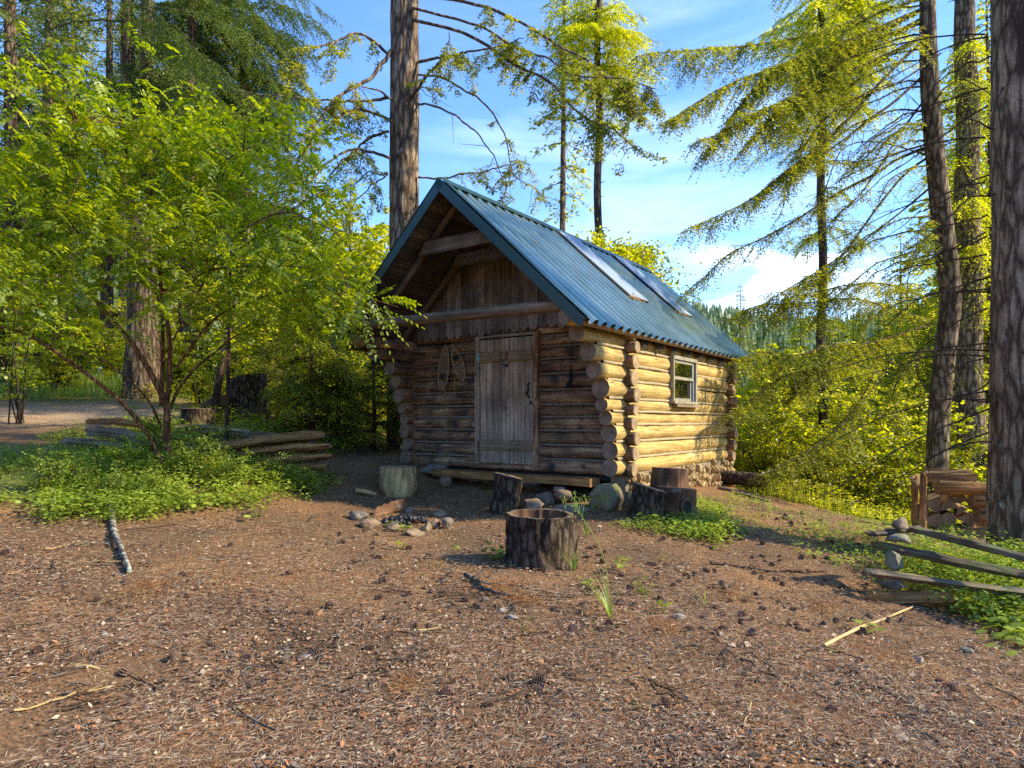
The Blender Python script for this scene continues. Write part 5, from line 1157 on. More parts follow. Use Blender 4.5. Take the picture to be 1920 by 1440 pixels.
# ---- far wooded hillsides
def far_wood():
    g = np.random.default_rng(17); V = []
    for k in range(8200):
        if k < 7300: th = g.uniform(.05, .75); R = g.uniform(170, 560)
        else: th = g.uniform(-.8, -.38); R = g.uniform(58, 260)
        x, y = R*math.sin(th), 5+R*math.cos(th); z = float(gz(x, y)) if R > 0 else 0
        h = g.uniform(6, 17)*(.8 if k < 7300 else .9); w = h*g.uniform(.13, .22); rz = g.uniform(0, 6.28); n = 4
        for lv in range(3):
            z0, z1, ww = z+h*(.05+lv*.28), z+h*(.48+lv*.26), w*(1-lv*.27)
            for j in range(n):
                a, b = rz+j*2*math.pi/n+lv, rz+(j+1)*2*math.pi/n+lv; V += [(x+ww*math.cos(a), y+ww*math.sin(a), z0+g.normal(0, .4)), (x+ww*math.cos(b), y+ww*math.sin(b), z0+g.normal(0, .4)), (x, y, z1)]
    m = m_leaf('far_needles', [(.15, .20, .08), (.20, .25, .09), (.27, .31, .11)], trans=.25, clump=.05)
    setp(fastmesh('far_forest', A(V), 3, m, base=(0, 100, 0)), 'far off conifer woods on the hillsides', 'forest', None, 'stuff')
far_wood()

# ---- big fir behind the cabin
def z_(px, py, Y): return P(px, py, Y)
TY = 12.5; tb = onG(u2x(756, TY), TY)
bigfir = thing('fir_tree', 'big straight fir rising behind the left side of the cabin roof, with long arching limbs', 'tree', tb)
zz = np.linspace(tb[2]-.2, 17, 60); xx = np.interp(zz, [0, 9, 17], [tb[0], u2x(759, TY), u2x(759, TY)])
trunk_mesh(bigfir, np.stack([xx, 0*zz+TY, zz], -1), [.33, .29, .275, .265, .25, .22], B_BIG, 5, seg=80, ridge=.10, rk=34, extra=10)
o1 = lambda p: off(p, 500, 80, 4)
limbs = [
 (o1([(930,60),(850,190),(740,300),(560,400),(470,500),(380,620),(300,740),(250,900),(220,1100)]), (12.3, 11.0), .055, .4),
 (o1([(975,440),(870,365),(740,315),(640,330)]), (12.2, 11.6), .035, .35), (o1([(915,410),(750,432),(600,465),(400,460),(100,442),(-200,430)]), (12.4, 11.8), .045, .5),
 (o1([(962,605),(860,540),(740,490),(620,490),(500,560),(400,640),(320,750),(290,860)]), (12.2, 11.2), .045, .3), (o1([(915,665),(800,690),(700,760),(600,860),(500,1000),(430,1160)]), (12.5, 12.0), .040, .3),
 (o1([(932,870),(800,820),(660,805),(560,830),(420,920),(300,1040),(240,1160),(225,1300)]), (12.2, 11.2), .040, .35), (o1([(910,980),(800,1000),(700,1080),(640,1160)]), (12.5, 12.2), .02, .25), (o1([(910,985),(800,1080),(700,1200),(650,1310),(600,1430)]), (12.5, 12.2), .02, .25),
 (o1([(1060,430),(1150,340),(1270,190),(1340,90),(1370,-60)]), (12.2, 11.4), .05, .4), (o1([(1135,145),(1350,100),(1500,60),(1750,0),(1900,-60)]), (12.4, 11.5), .042, .5), (o1([(1135,240),(1300,260),(1450,340),(1600,450),(1720,630),(1790,820),(1815,1000),(1770,1130),(1750,1220)]), (12.4, 11.2), .030, .10),
 (o1([(1135,460),(1280,490),(1430,570),(1580,690),(1690,830),(1770,980),(1790,1120)]), (12.4, 11.2), .030, .06), (o1([(1135,1010),(1350,1020),(1550,970),(1720,930),(1900,880),(2020,884)]), (12.4, 12.0), .028, .45),
 (off([(-745,-170),(-300,-60),(0,140),(200,240),(350,330),(430,420),(560,540),(700,610),(800,680),(930,800)], 960, 80, 4), (12.3, 9.8), .045, .45), (off([(-745,-360),(-300,-300),(100,-160),(370,0),(560,100),(700,230),(850,340),(900,400)], 960, 80, 4), (12.3, 9.8), .045, .6),
 (off([(-745,-260),(-250,-130),(0,20),(250,90),(430,200),(620,230),(900,240),(1060,300)], 960, 80, 4), (12.3, 10.2), .035, .55),
 (o1([(1700,940),(1850,1010),(2000,1090),(2100,1200)]), (12.1, 11.8), .012, .3), (o1([(930,100),(700,-60),(500,20),(300,80),(80,220)]), (12.4, 11.2), .04, .5)]
fo = []; g = np.random.default_rng(14)
for k, (pp, Ys, r, dn) in enumerate(limbs):
    path = px_path(pp, Ys, 34); path[2:] += np.cumsum(g.normal(0, .011, (32, 3)), 0)-np.linspace(0, 1, 32)[:, None]*0; mb = MB(); limb_tube(mb, path, r*.72, .006, k, seg=8)
    L = np.linalg.norm(np.diff(path, axis=0), axis=1).sum(); m = int(L*dn*20)
    for j in range(m):    # hanging side twigs
        i = g.integers(6, 33); d = nrm(A([g.normal(0, .5), g.normal(0, .6), -g.uniform(.25, 1)])); l = g.uniform(.15, .75); q = path[i]+d*l*np.linspace(0, 1, 6)[:, None]+g.normal(0, .015, (6, 3))
        tube(mb, q, [.006, .0025], seg=4, cap0=False, cap1=False)
        if g.random() < .62: fo.append(sprays(q, [.09, .13, .06], .055, g, nl=.07, nw=.028, gap=.035, keep=.8, t0=.15))
    mb.build('limb', B_BIG, bigfir)
g2 = np.random.default_rng(8); fo.append(sprays(px_path(limbs[12][0], limbs[12][1], 30), [0, .3, .45, .2], .07, g2, nl=.06, nw=.02, keep=.7, t0=.15, t1=.9))
fastmesh('foliage', np.vstack(fo), 4, L_HEM, bigfir)

# ---- mossy straight trunk behind the roof and the mid one at right
def mossy(px, Y, r, ztop, lab, mosses, crown, seed, bark=B_FIR, lean=0.0, crownmat=L_SUNNY, cz0=5, drop=.5, cw=1.0, cdens=1.0, group=None):
    b = onG(u2x(px, Y), Y); t = thing('fir_tree', lab, 'tree', b, group); zs = np.linspace(b[2]-.2, ztop, 40); xs = b[0]+lean*(zs-b[2])
    trunk_mesh(t, np.stack([xs+.03*np.sin(zs*1.7+seed), 0*zs+Y, zs], -1), [r*1.15, r, r*.85, r*.6], bark, seed, seg=30, ridge=.06, rk=14, extra=12)
    g = np.random.default_rng(seed); out = []; mbm = MB()
    for (y0, y1, nn) in mosses:   # moss tufts on the stem between two photo heights
        za, zb = P(px, y0, Y)[2], P(px, y1, Y)[2]; m = nn; z = g.uniform(zb, za, m); a = g.uniform(0, 6.28, m); rr = r*g.uniform(.9, 1.25, m)
        c = np.stack([b[0]+lean*(z-b[2])+rr*np.cos(a), Y+rr*np.sin(a), z], -1); out.append(leafquad(c, np.c_[np.cos(a)*.5, np.sin(a)*.5, -g.uniform(.4, 1, m)]+g.normal(0, .3, (m, 3)), rdir(m, g), g.uniform(.04, .10, m), g.uniform(.015, .035, m)))
    for (py, side, L, n_) in crown:
        for q in range(n_):
            z = P(px, py+g.uniform(-18, 18), Y)[2]; a = (0 if side > 0 else math.pi) if side else g.uniform(0, 6.28); a += g.normal(0, .7); d = A([math.cos(a), math.sin(a), 0]); l = L*g.uniform(.6, 1.1)
            qq = np.linspace(0, 1, 9)[:, None]; p0 = A([b[0]+lean*(z-b[2]), Y, z]); path = p0+d*l*qq+UZ*l*(.15*qq-drop*qq*qq)+g.normal(0, .02, (9, 3))
            tube(mbm, path, [.014, .004], seg=5, cap0=False, cap1=False); out.append(sprays(path, [.15*cw, .45*cw*L/1.2, .32*cw, .1], .08/cdens, g, nl=.085, nw=.028, gap=.036, keep=.85, t0=.1, droop=.6))
    if mbm.v: mbm.build('limbs', B_TWIG, t)
    fastmesh('crown', np.vstack(out), 4, crownmat, t); return t
mossy(1122, 18, .11, 15, 'mossy straight trunk rising behind the middle of the roof, foliage only near the top', [(205, 305, 900), (430, 470, 420)], [(60, 0, 1.6, 10), (90, 0, 1.7, 10), (115, 0, 1.7, 10), (140, 1, 1.6, 7), (150, 0, 1.2, 5), (200, 1, 1.2, 3), (250, 1, 1.1, 2), (20, 0, 1.6, 9), (-20, 0, 1.5, 9)], 61, group='slim firs behind the cabin roof')
mossy(1541, 16, .105, 13.5, 'slender mossy fir in the middle right, its yellow green crown above the branches', [(230, 330, 500), (360, 470, 350), (500, 560, 200)], [(60, 0, 2.2, 12), (100, 0, 2.2, 12), (140, 0, 2.0, 12), (180, 0, 1.8, 10), (225, 0, 1.6, 8), (290, 0, 1.2, 5), (350, 1, 1.0, 3), (430, 1, 1.2, 5), (430, -1, 1.1, 4), (520, -1, 1.0, 5), (20, 0, 2.2, 12), (-20, 0, 2, 10), (600, 0, 1.0, 5), (680, 0, 1.2, 6), (760, 0, 1.2, 6)], 62)
mossy(1822, 15, .27, 14, 'thick mossy trunk between the curved hemlock and the big right hand trunk', [(80, 620, 3800)], [(120, 0, 1.6, 6), (200, 0, 1.5, 5), (300, 0, 1.4, 6), (380, 0, 1.4, 6), (470, 0, 1.4, 6), (560, 0, 1.4, 6)], 63, lean=-.012, bark=B_MOSS, cdens=.7)

# ---- twin fir at left
b = onG(u2x(268, 14), 14); t = thing('fir_tree', 'forked fir behind the young locust, two trunks from one wide base', 'tree', b)
trunk_mesh(t, smooth_path([b-UZ*.2, P(268, 620, 14), P(266, 480, 14), P(262, 400, 14)], 30), [.42, .31, .29, .25], B_FIR, 71, seg=50, ridge=.12, rk=22)
trunk_mesh(t, smooth_path([P(258, 440, 14), P(243, 300, 14), P(240, 80, 14), P(236, -200, 14)], 30), [.17, .145, .13, .11], B_FIR, 72, seg=30, rk=16, extra=16)
trunk_mesh(t, smooth_path([P(268, 440, 14), P(276, 300, 14), P(276, 80, 14), P(276, -200, 14)], 30), [.16, .135, .125, .10], B_FIR, 73, seg=30, rk=16, extra=16)
g = np.random.default_rng(33); out = []; mb = MB()
def drooplimb(p0, d, l, droop, g, mb, out, lens, nl=.07, nw=.022, keep=.9, step=.075, up=.1, gap=.045):
    qq = np.linspace(0, 1, 11)[:, None]; path = p0+d*l*qq+UZ*l*(up*qq-droop*qq*qq)+g.normal(0, .018, (11, 3)); tube(mb, path, [.018, .005], seg=5, cap0=False, cap1=False)
    out.append(sprays(path, lens, step, g, nl=nl, nw=nw, keep=keep, t0=.12, gap=gap, droop=.5))
for k in range(46):
    px = g.choice([241, 276]); py = g.uniform(-40, 330); a = g.uniform(-1.0, 2.0) if g.random() < .72 else g.uniform(0, 6.28); drooplimb(P(px, py, 14), A([math.cos(a)*1.0, -abs(math.sin(a))*.6, 0]), g.uniform(1.2, 3.3), .55, g, mb, out, [.2, .55, .5, .2])
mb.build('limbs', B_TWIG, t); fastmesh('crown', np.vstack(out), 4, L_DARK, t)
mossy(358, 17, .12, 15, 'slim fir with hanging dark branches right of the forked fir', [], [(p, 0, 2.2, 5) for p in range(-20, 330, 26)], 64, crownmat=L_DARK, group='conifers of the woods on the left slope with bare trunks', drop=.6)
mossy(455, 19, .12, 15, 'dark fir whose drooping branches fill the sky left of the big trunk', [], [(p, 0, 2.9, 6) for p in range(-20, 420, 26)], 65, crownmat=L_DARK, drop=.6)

# ---- curved hemlock at right with its long low limbs
HY_ = 12.5; b = onG(u2x(1757, HY_), HY_); hem = thing('hemlock_tree', 'curved leaning hemlock behind the wood pile, with long bare limbs reaching left', 'tree', b)
trunk_mesh(hem, smooth_path([b-UZ*.2, P(1757, 880, 12.5), P(1762, 760, 12.5), P(1773, 650, 12.4), P(1782, 560, 12.3), P(1772, 460, 12.2), P(1757, 330, 12.1), P(1746, 200, 12), P(1740, 60, 12), P(1738, -200, 12)], 60), [.20, .19, .185, .18, .165, .15, .12], B_MOSS, 81, seg=40, ridge=.06, rk=20, extra=26)
o3 = lambda p: off(p, 1280, 80, 3)
o4 = lambda p: off(p, 1280, 460, 3)
HL = [ # waypoints, depths, radius, foliage lens, keep
 (o3([(1380,-40),(1200,130),(1060,280),(940,420),(820,540),(700,640),(560,740),(400,870),(230,960),(0,1060)]), (12, 10.2), .03, [0, 0, .12, .42, .5, .3], .9),
 (o3([(1370,170),(1180,340),(1050,430),(900,550),(760,640),(600,730),(430,860)]), (12, 10.8), .028, [0, 0, .15, .35, .3], .6),
 (o3([(1375,300),(1230,500),(1130,660),(1000,850),(900,940),(800,1060)]), (12.1, 11.3), .02, [0, 0, .1, .25, .3], .5),
 (o3([(1390,565),(1200,620),(1050,660),(850,680),(740,650)]), (12.1, 10.6), .018, [0, 0, .1, .3], .4),
 (o3([(1390,580),(1200,660),(1080,740),(900,830),(740,930),(600,1020),(430,1110),(260,1190),(100,1340),(0,1420)]), (12.2, 10.3), .028, [0, 0, .1, .22, .4, .35, .25], .75),
 (o3([(1400,630),(1250,740),(1100,920),(1000,1060),(900,1190),(750,1290),(550,1410),(400,1500)]), (12.2, 10.8), .024, [0, 0, .1, .3, .5, .4], .8),
 (o3([(1410,800),(1230,950),(1050,1090),(880,1240),(760,1350)]), (12.3, 11.3), .02, [0, 0, .1, .35, .4], .7),
 (o3([(1450,60),(1400,100),(1200,230),(1000,300),(830,400),(700,560),(640,700),(600,830)]), (11.9, 10.9), .018, [0, 0, .1, .25, .2], .5),
 (o3([(1380,-60),(1250,20),(1050,110),(800,220),(620,310),(400,400),(200,520),(80,550)]), (12, 9.8), .03, [0, .1, .35, .55, .5, .25], .95),
 (o3([(1370,-120),(1000,20),(800,190),(640,290),(480,450),(330,620)]), (12, 10.2), .026, [0, .15, .4, .55, .3], .9),
 (o3([(1370,-200),(900,0),(700,60),(520,140),(250,240),(0,390),(-60,440)]), (12, 9.6), .028, [0, .2, .5, .55, .45, .2], .95),
 (o3([(1370,-260),(900,-100),(600,-20),(350,20),(100,40),(-150,60),(-260,80)]), (12, 9.6), .026, [0, .2, .4, .45, .3], .8),
 (o3([(1375,-200),(1100,-60),(800,40),(560,130),(380,290),(230,500),(130,640)]), (12, 10.0), .024, [0, .2, .45, .5, .3], .9),
 (o3([(1370,30),(1150,80),(950,240),(850,310),(730,440),(650,620),(590,850),(540,990)]), (12, 10.8), .016, [0, 0, .1, .3, .2], .5),
 (o3([(1400,640),(1100,560),(900,600),(800,830),(720,1010),(700,1240)]), (12.2, 11.2), .014, [0, 0, 0, .15, .1], .3),
 (o3([(1370,-150),(1150,-40),(950,30),(800,160),(760,300),(640,420),(500,500)]), (12, 10.5), .02, [0, .2, .5, .5, .3], .9),
 (o4([(1400,440),(1200,510),(1000,560),(850,560),(640,620),(480,600),(300,640)]), (12.3, 10.3), .03, [.1, .45, .6, .6, .5, .3], 1),
 (o4([(1110,520),(1090,680),(1000,870),(900,1000),(760,1120),(600,1220),(450,1290)]), (12.0, 10.2), .018, [0, .1, .3, .55, .7, .5, .2], 1),
 (o4([(1180,640),(1060,820),(960,960),(960,1060),(1000,1180)]), (12.0, 11), .014, [0, 0, .15, .3], .7),
 (o4([(860,640),(740,690),(560,740),(430,840),(340,900),(260,950)]), (11.4, 10.1), .014, [.1, .3, .4, .4, .2], .95),
 (o4([(1380,420),(1100,330),(900,300),(650,330),(420,340),(250,420)]), (12.2, 10.8), .02, [.2, .5, .6, .6, .4, .2], 1),
 (o4([(1390,300),(1150,220),(950,220),(760,260),(560,300)]), (12.2, 11), .018, [.2, .5, .5, .4], .9),
 (o4([(1395,560),(1250,700),(1180,860),(1240,1000)]), (12.3, 11.6), .016, [.1, .3, .4, .3], .8),
 (o4([(1100,560),(900,660),(700,700),(640,830)]), (11.8, 10.8), .014, [.2, .5, .6, .4], 1),
 (o4([(1520,560),(1620,640),(1700,760),(1760,830)]), (12.3, 11.8), .02, [0, .1, .1], .3),
 (o4([(1510,640),(1600,900),(1700,1080),(1780,1200)]), (12.3, 11.5), .014, [0, 0, .1], .2),
 (o4([(1500,1000),(1580,1080),(1640,1180),(1560,1300)]), (12.4, 11.9), .008, [0, .06], .2)]
g = np.random.default_rng(19); out = []
for k, (pp, Ys, r, lens, keep) in enumerate(HL):
    path = px_path(pp, Ys, 34); mb = MB(); limb_tube(mb, path, r, .004, 30+k, seg=7, amp=.05)
    L = np.linalg.norm(np.diff(path, axis=0), axis=1).sum()
    for j in range(int(L*4.2)):
        i = g.integers(4, 33); d = nrm(A([g.normal(-.2, .5), g.normal(0, .5), -g.uniform(.1, 1)])); l = g.uniform(.2, .9)*(1.1-i/50); q = path[i]+d*l*np.linspace(0, 1, 7)[:, None]+np.cumsum(g.normal(0, .012, (7, 3)), 0)
        tube(mb, q, [.005, .002], seg=4, cap0=False, cap1=False); ll = np.interp(i/33, np.linspace(0, 1, len(lens)), lens)
        if ll > .08: out.append(sprays(q, [ll*.3, ll*.5, ll*.2], .05, g, nl=.05, nw=.017, gap=.03, keep=keep, t0=.15))
    out.append(sprays(path, lens, .045, g, nl=.060, nw=.023, gap=.03, keep=keep, droop=.55))
    mb.build('limb', B_TWIG, hem)
gh = np.random.default_rng(23); mb = MB()
for k in range(22):
    py = gh.uniform(-60, 480); a_ = gh.normal(math.pi+.35, .5); drooplimb(P(1745+max(0, py-250)*.08, py, 12.1), A([math.cos(a_), math.sin(a_), 0]), gh.uniform(1.3, 3.2), .62, gh, mb, out, [0, .14, .34, .42, .2], nl=.055, nw=.019, step=.06, keep=.8, gap=.034)
mb.build('twig_limbs', B_TWIG, hem)
fastmesh('foliage', np.vstack(out), 4, L_HEM, hem)
# ---- big trunk cut by the right edge
b = onG(u2x(1915, 6.9), 6.9); t = thing('fir_tree', 'large flaking trunk cut off by the right edge, beside the wood pile', 'tree', b)
trunk_mesh(t, smooth_path([b-UZ*.2, b+UZ*.6, b+UZ*3+A([.02, 0, 0]), b+UZ*7, b+UZ*12], 60), [.44, .345, .315, .302, .297, .293, .29, .29, .287, .285, .28, .28, .275, .27, .27, .265, .26, .26, .25, .25], B_BIG, 91, seg=90, ridge=.07, rk=30, extra=14)
g = np.random.default_rng(44); out = []; mb = MB()
for k in range(34):
    z = g.uniform(1.2, 6.5); a = g.uniform(2.2, 4.6); d = nrm(A([math.cos(a), math.sin(a)*.6+.5, g.uniform(-.5, .35)])); l = g.uniform(.4, 1.9); n = 9; q = b+UZ*z+d*.3+d*l*np.linspace(0, 1, n)[:, None]-UZ*.25*l*(np.linspace(0, 1, n)**2)[:, None]+np.cumsum(g.normal(0, .02, (n, 3)), 0)
    tube(mb, q, [.010, .003], seg=5, cap0=False, cap1=False)
    for j in range(5):
        i = g.integers(2, 8); d2 = nrm(d+g.normal(0, .7, 3)); tube(mb, [q[i], q[i]+d2*.12, q[i]+d2*.25-UZ*.03], [.004, .002], seg=4, cap0=False, cap1=False)
mb.build('dead_branches', B_TWIG, t)
for z in (7.2, 7.9, 8.6): 
    for q in range(4): mb2 = None
out = []; mb = MB()
for k in range(30):
    a = g.uniform(0, 6.28); drooplimb(b+UZ*g.uniform(7.5, 12), A([math.cos(a), math.sin(a), 0]), g.uniform(1.5, 2.6), .35, g, mb, out, [.2, .5, .4, .2], nl=.10, nw=.04, step=.14)
mb.build('limbs', B_TWIG, t); fastmesh('crown', np.vstack(out), 4, L_HEM, t)

# ---- young locust with several stems
g = np.random.default_rng(51)
b = G(314, 868); b = onG(u2x(314, 7.6), 7.6); loc = thing('locust_tree', 'young multi stemmed locust with feathery bright green leaves over the rail pile', 'tree', b)
o8 = lambda p: off(p, 0, 80, 3)
ST = [([(316,880),(314,850),(313,800),(312,760),(293,720),(267,673),(233,627),(190,577),(147,520),(110,483),(75,457),(80,427),(67,390)], (7.6, 6.9), .042, .014),
 ([(312,775),(318,693),(317,627),(303,555),(300,510),(295,455),(282,390),(287,313),(247,240)], (7.6, 7.4), .030, .008),
 ([(316,770),(337,727),(367,690),(400,663),(447,627),(520,600)], (7.6, 8.2), .020, .006),
 ([(304,868),(285,830),(273,810),(240,767),(200,730),(133,680),(57,630),(0,613),(-60,600)], (7.4, 6.6), .026, .014),
 ([(302,760),(305,660),(297,560),(240,500),(200,430),(210,340)], (7.65, 8.3), .026, .008),
 ([(298,547),(350,537),(383,510),(450,500),(560,500),(640,520)], (7.45, 7.2), .020, .006),
 ([(303,800),(270,740),(200,680),(150,660)], (7.6, 7.0), .014, .005), ([(75,457),(0,450),(-60,440)], (7.0, 6.4), .012, .006),
 ([(330,690),(400,600),(480,560),(600,540),(690,560),(745,575)], (7.5, 7.0), .016, .005), ([(290,430),(380,350),(440,290),(520,260)], (7.5, 7.8), .012, .004), ([(120,490),(90,360),(60,260),(40,200)], (7.1, 6.8), .012, .004),
 ([(300,520),(180,470),(100,350),(140,220)], (7.5, 6.4), .012, .004), ([(312,660),(420,470),(520,400),(600,420)], (7.5, 6.8), .012, .004)]
paths = []
for k, (pp, Ys, r0, r1) in enumerate(ST):
    path = px_path(pp, Ys, 40); mb = MB(); limb_tube(mb, path, r0, r1, 60+k, seg=12, amp=.10); mb.build('stem', B_RED, loc, label=None); paths.append(path)
# crown volumes: centre (photo px, depth) and radii in metres
CL = [((60,250),6.3,.75,.5,260),((150,230),6.6,.6,.45,300),((260,260),6.9,.6,.4,300),((350,290),7.2,.6,.4,260),((30,350),6.3,.6,.5,260),((120,360),6.5,.7,.5,320),((230,370),7.0,.7,.5,330),((340,390),7.2,.6,.5,300),((430,370),7.6,.6,.45,220),
      ((40,470),6.5,.6,.4,200),((190,480),6.8,.6,.4,220),((300,470),7.2,.6,.4,240),((420,460),7.2,.7,.4,320),((520,430),7.5,.6,.4,240),((540,510),7.3,.6,.4,300),((620,530),7.2,.45,.3,220),((430,560),7.4,.6,.35,260),((520,590),7.4,.5,.3,200),((600,590),7.3,.4,.3,160),
      ((660,580),7.1,.3,.2,80),((340,580),7.0,.4,.3,90),((150,600),6.6,.5,.25,90),((50,560),6.5,.5,.3,130),((480,280),7.6,.5,.35,130),((560,350),7.8,.45,.35,120),((-40,420),6.0,.6,.7,260),((120,165),6.8,.5,.2,90),((400,215),7.4,.5,.25,90)]
out = []; tw = MB()
for (c, Y, rx, rz_, n) in CL:
    cc = P(c[0], c[1], Y); n = int(n*.46)
    pos = cc+g.normal(0, 1, (n, 3))*A([rx*.52, .48, rz_*.55]); allp = np.vstack(paths); 
    for j in range(max(2, n//22)):   # branchlets reaching into the volume
        q = cc+g.normal(0, 1, 3)*A([rx*.5, .4, rz_*.5]); k = np.argmin(np.linalg.norm(allp-q, axis=1)); s0 = allp[k]; mid = (s0+q)/2+g.normal(0, .06, 3)+UZ*.05
        tube(tw, smooth_path([s0, mid, q], 8), [.008, .003], seg=5, cap0=False, cap1=False)
    d = nrm(np.c_[g.normal(0, 1, (n, 2)), g.normal(-.15, .3, n)]); out.append(pinnate(pos, d, g.uniform(.16, .28, n), pairs=7, ll=.056, lw=.029, g=g, droop=.45))
tw.build('branchlets', B_RED, loc)
# the spray hanging in front of the eave
tips = [((702,555),(738,540),7.0),((705,575),(778,606),6.9),((692,572),(726,648),7.0),((712,562),(764,566),6.95),((690,550),(715,605),7.05),((700,585),(748,632),6.9),((676,575),(696,648),7.0),((722,552),(782,586),6.85),((660,580),(684,630),7.1),((668,556),(700,530),7.1),((655,560),(640,610),7.2),((640,545),(668,520),7.2),((720,570),(740,615),6.95),((740,560),(775,575),6.9),((650,600),(700,660),7.1),((630,590),(655,650),7.2)]
pos = A([P(a[0], a[1], Y) for a, b_, Y in tips]); tp = A([P(b_[0], b_[1], Y) for a, b_, Y in tips]); Ls = np.linalg.norm(tp-pos, axis=1)
out.append(pinnate(pos, tp-pos+UZ*.08, Ls*1.1, pairs=8, ll=.072, lw=.036, g=g, droop=.22))
fastmesh('leaves', np.vstack(out), 6, L_LOC, loc)
# leaning small tree
b = onG(u2x(398, 10.8), 10.8); t = thing('young_tree', 'small dark trunk leaning right behind the locust, left of the tall grey stump', 'tree', b)
trunk_mesh(t, smooth_path([b-UZ*.1, P(402, 765, 10.8), P(413, 700, 10.8), P(425, 640, 10.8), P(436, 590, 10.8), P(455, 500, 10.8), P(470, 400, 11)], 30), [.075, .065, .06, .04, .02], B_FIR, 95, seg=24, ridge=.08)
out = []; mb = MB(); g = np.random.default_rng(52)
for k in range(16):
    a = g.uniform(0, 6.28); p0 = P(436+g.uniform(0, 26), g.uniform(430, 640), 10.85); d = nrm(A([math.cos(a), math.sin(a), .1])); l = g.uniform(.5, 1.2); q = p0+d*l*np.linspace(0, 1, 7)[:, None]-UZ*.15*l*(np.linspace(0, 1, 7)**2)[:, None]; tube(mb, q, [.010, .003], seg=5, cap0=False, cap1=False)
    m = 90; i = g.integers(1, 7, m); c = q[i]+g.normal(0, .12, (m, 3)); out.append(leafhex(c, np.c_[g.normal(0, 1, (m, 2)), g.normal(-.2, .25, m)], np.tile(UZ, (m, 1))+g.normal(0, .3, (m, 3)), g.uniform(.05, .09, m), g.uniform(.04, .065, m)))
mb.build('limbs', B_TWIG, t); fastmesh('leaves', np.vstack(out), 6, L_SUNNY, t)

# ---- young hemlocks left of the cabin
def young_hemlock(px, Y, ztop_py, Lm, lab, seed, r=.045, dens=1.0, mat=L_DARK, base_py=None):
    b = onG(u2x(px, Y), Y); t = thing('young_hemlock', lab, 'tree', b, 'young hemlocks between the rail pile and the cabin'); zt = P(px, ztop_py, Y)[2]; H = zt-b[2]; g = np.random.default_rng(seed)
    trunk_mesh(t, np.stack([b[0]+.02*np.sin(np.linspace(0, 5, 20)), 0*np.linspace(0, 1, 20)+Y, np.linspace(b[2]-.1, zt, 20)], -1), [r, r*.8, r*.5, .008], B_FIR, seed, seg=14, ridge=.05, extra=8)
    out = []; mb = MB(); h = .28
    while h < H:
        t_ = h/H; L = Lm*(1-t_)**.6*(.75+.25*min(1, t_*4))
        for k in range(3):
            a = g.uniform(0, 6.28); drooplimb(b+UZ*h, A([math.cos(a), math.sin(a), 0]), L*g.uniform(.6, 1.15), .28, g, mb, out, [.12, .32*Lm/1.1, .28, .12], nl=.060, nw=.022, step=.042/dens, up=.12, gap=.026)
        h += g.uniform(.11, .19)
    mb.build('limbs', B_TWIG, t); fastmesh('crown', np.vstack(out), 4, mat, t)
young_hemlock(583, 10.6, 590, 1.45, 'leftmost front young hemlock, its dark trunk clear above the rails', 201, dens=.8, mat=L_HEM)
young_hemlock(632, 11.2, 610, 1.35, 'middle young hemlock right behind the rail ends', 202, dens=.7, mat=L_HEM)
young_hemlock(700, 11.6, 620, 1.25, 'right young hemlock touching the log corner of the cabin', 203, mat=L_HEM, dens=.75)
young_hemlock(520, 12.4, 640, 1.0, 'young hemlock behind the tall grey stump', 204, mat=L_HEM)

# ---- leafy shrubs
def shrub_mesh(h, R, ns, nleaf, ll, seed, layered=.6):
    g = np.random.default_rng(seed); mb = MB(); out = []
    for k in range(ns):
        a = g.uniform(0, 6.28); rr = R*g.uniform(.2, 1); hh = h*g.uniform(.55, 1.05); p = A([g.normal(0, .08), g.normal(0, .08), -.05]); q = smooth_path([p, p+A([math.cos(a)*rr*.3, math.sin(a)*rr*.3, hh*.55]), A([math.cos(a)*rr, math.sin(a)*rr, hh])], 12)
        tube(mb, q, [.014, .004], seg=5, cap0=False, cap1=False)
        for j in range(9):
            i = g.integers(3, 12); a2 = g.uniform(0, 6.28); l = g.uniform(.15, .5)*R*.8; e = q[i]+A([math.cos(a2)*l, math.sin(a2)*l, g.normal(.03, .08)]); tube(mb, [q[i], e], [.004, .002], seg=3, cap0=False, cap1=False)
            m = max(3, int(nleaf/ns/9)); s = g.uniform(.15, 1.1, m)[:, None]; c = q[i]*(1-s)+e*s+g.normal(0, .05, (m, 3))*A([1, 1, .5]); d = np.c_[g.normal(0, 1, (m, 2)), g.normal(-.15, .25, m)]
            out.append(leafhex(c, d, np.tile(UZ, (m, 1))*layered+g.normal(0, .35, (m, 3)), ll*g.uniform(.6, 1.3, m), ll*g.uniform(.45, .85, m)))
    return mb, np.vstack(out)
SH = {}
for key, a in (('tall', (4.6, 2.0, 22, 7500, .105)), ('mid', (2.8, 1.6, 18, 4200, .09)), ('low', (1.1, .85, 12, 1500, .065)), ('airy', (3.0, 1.4, 9, 1300, .08))):
    SH[key] = [*shrub_mesh(*a, seed=hash(key) % 7 if False else len(key)+ord(key[0])), {}]
def shrub(key, x, y, s, rz, label, group, mat, dz=0):
    mb, lv, src = SH[key]; t = thing('leafy_shrub', label, 'shrub', (0, 0, 0), group)
    if mat.name not in src: a_ = mb.build('stems', B_TWIG, t); b_ = fastmesh('foliage', lv, 6, mat, t); src[mat.name] = (a_, b_)
    else:
        for o in src[mat.name]: c = o.copy(); C.objects.link(c); c.parent = t
    t.location = tuple(onG(x, y, dz)); t.rotation_euler = (0, 0, rz); t.scale = (s, s, s); return t
g = np.random.default_rng(66)
TH = 'sunlit bushes of the thicket right of the cabin'
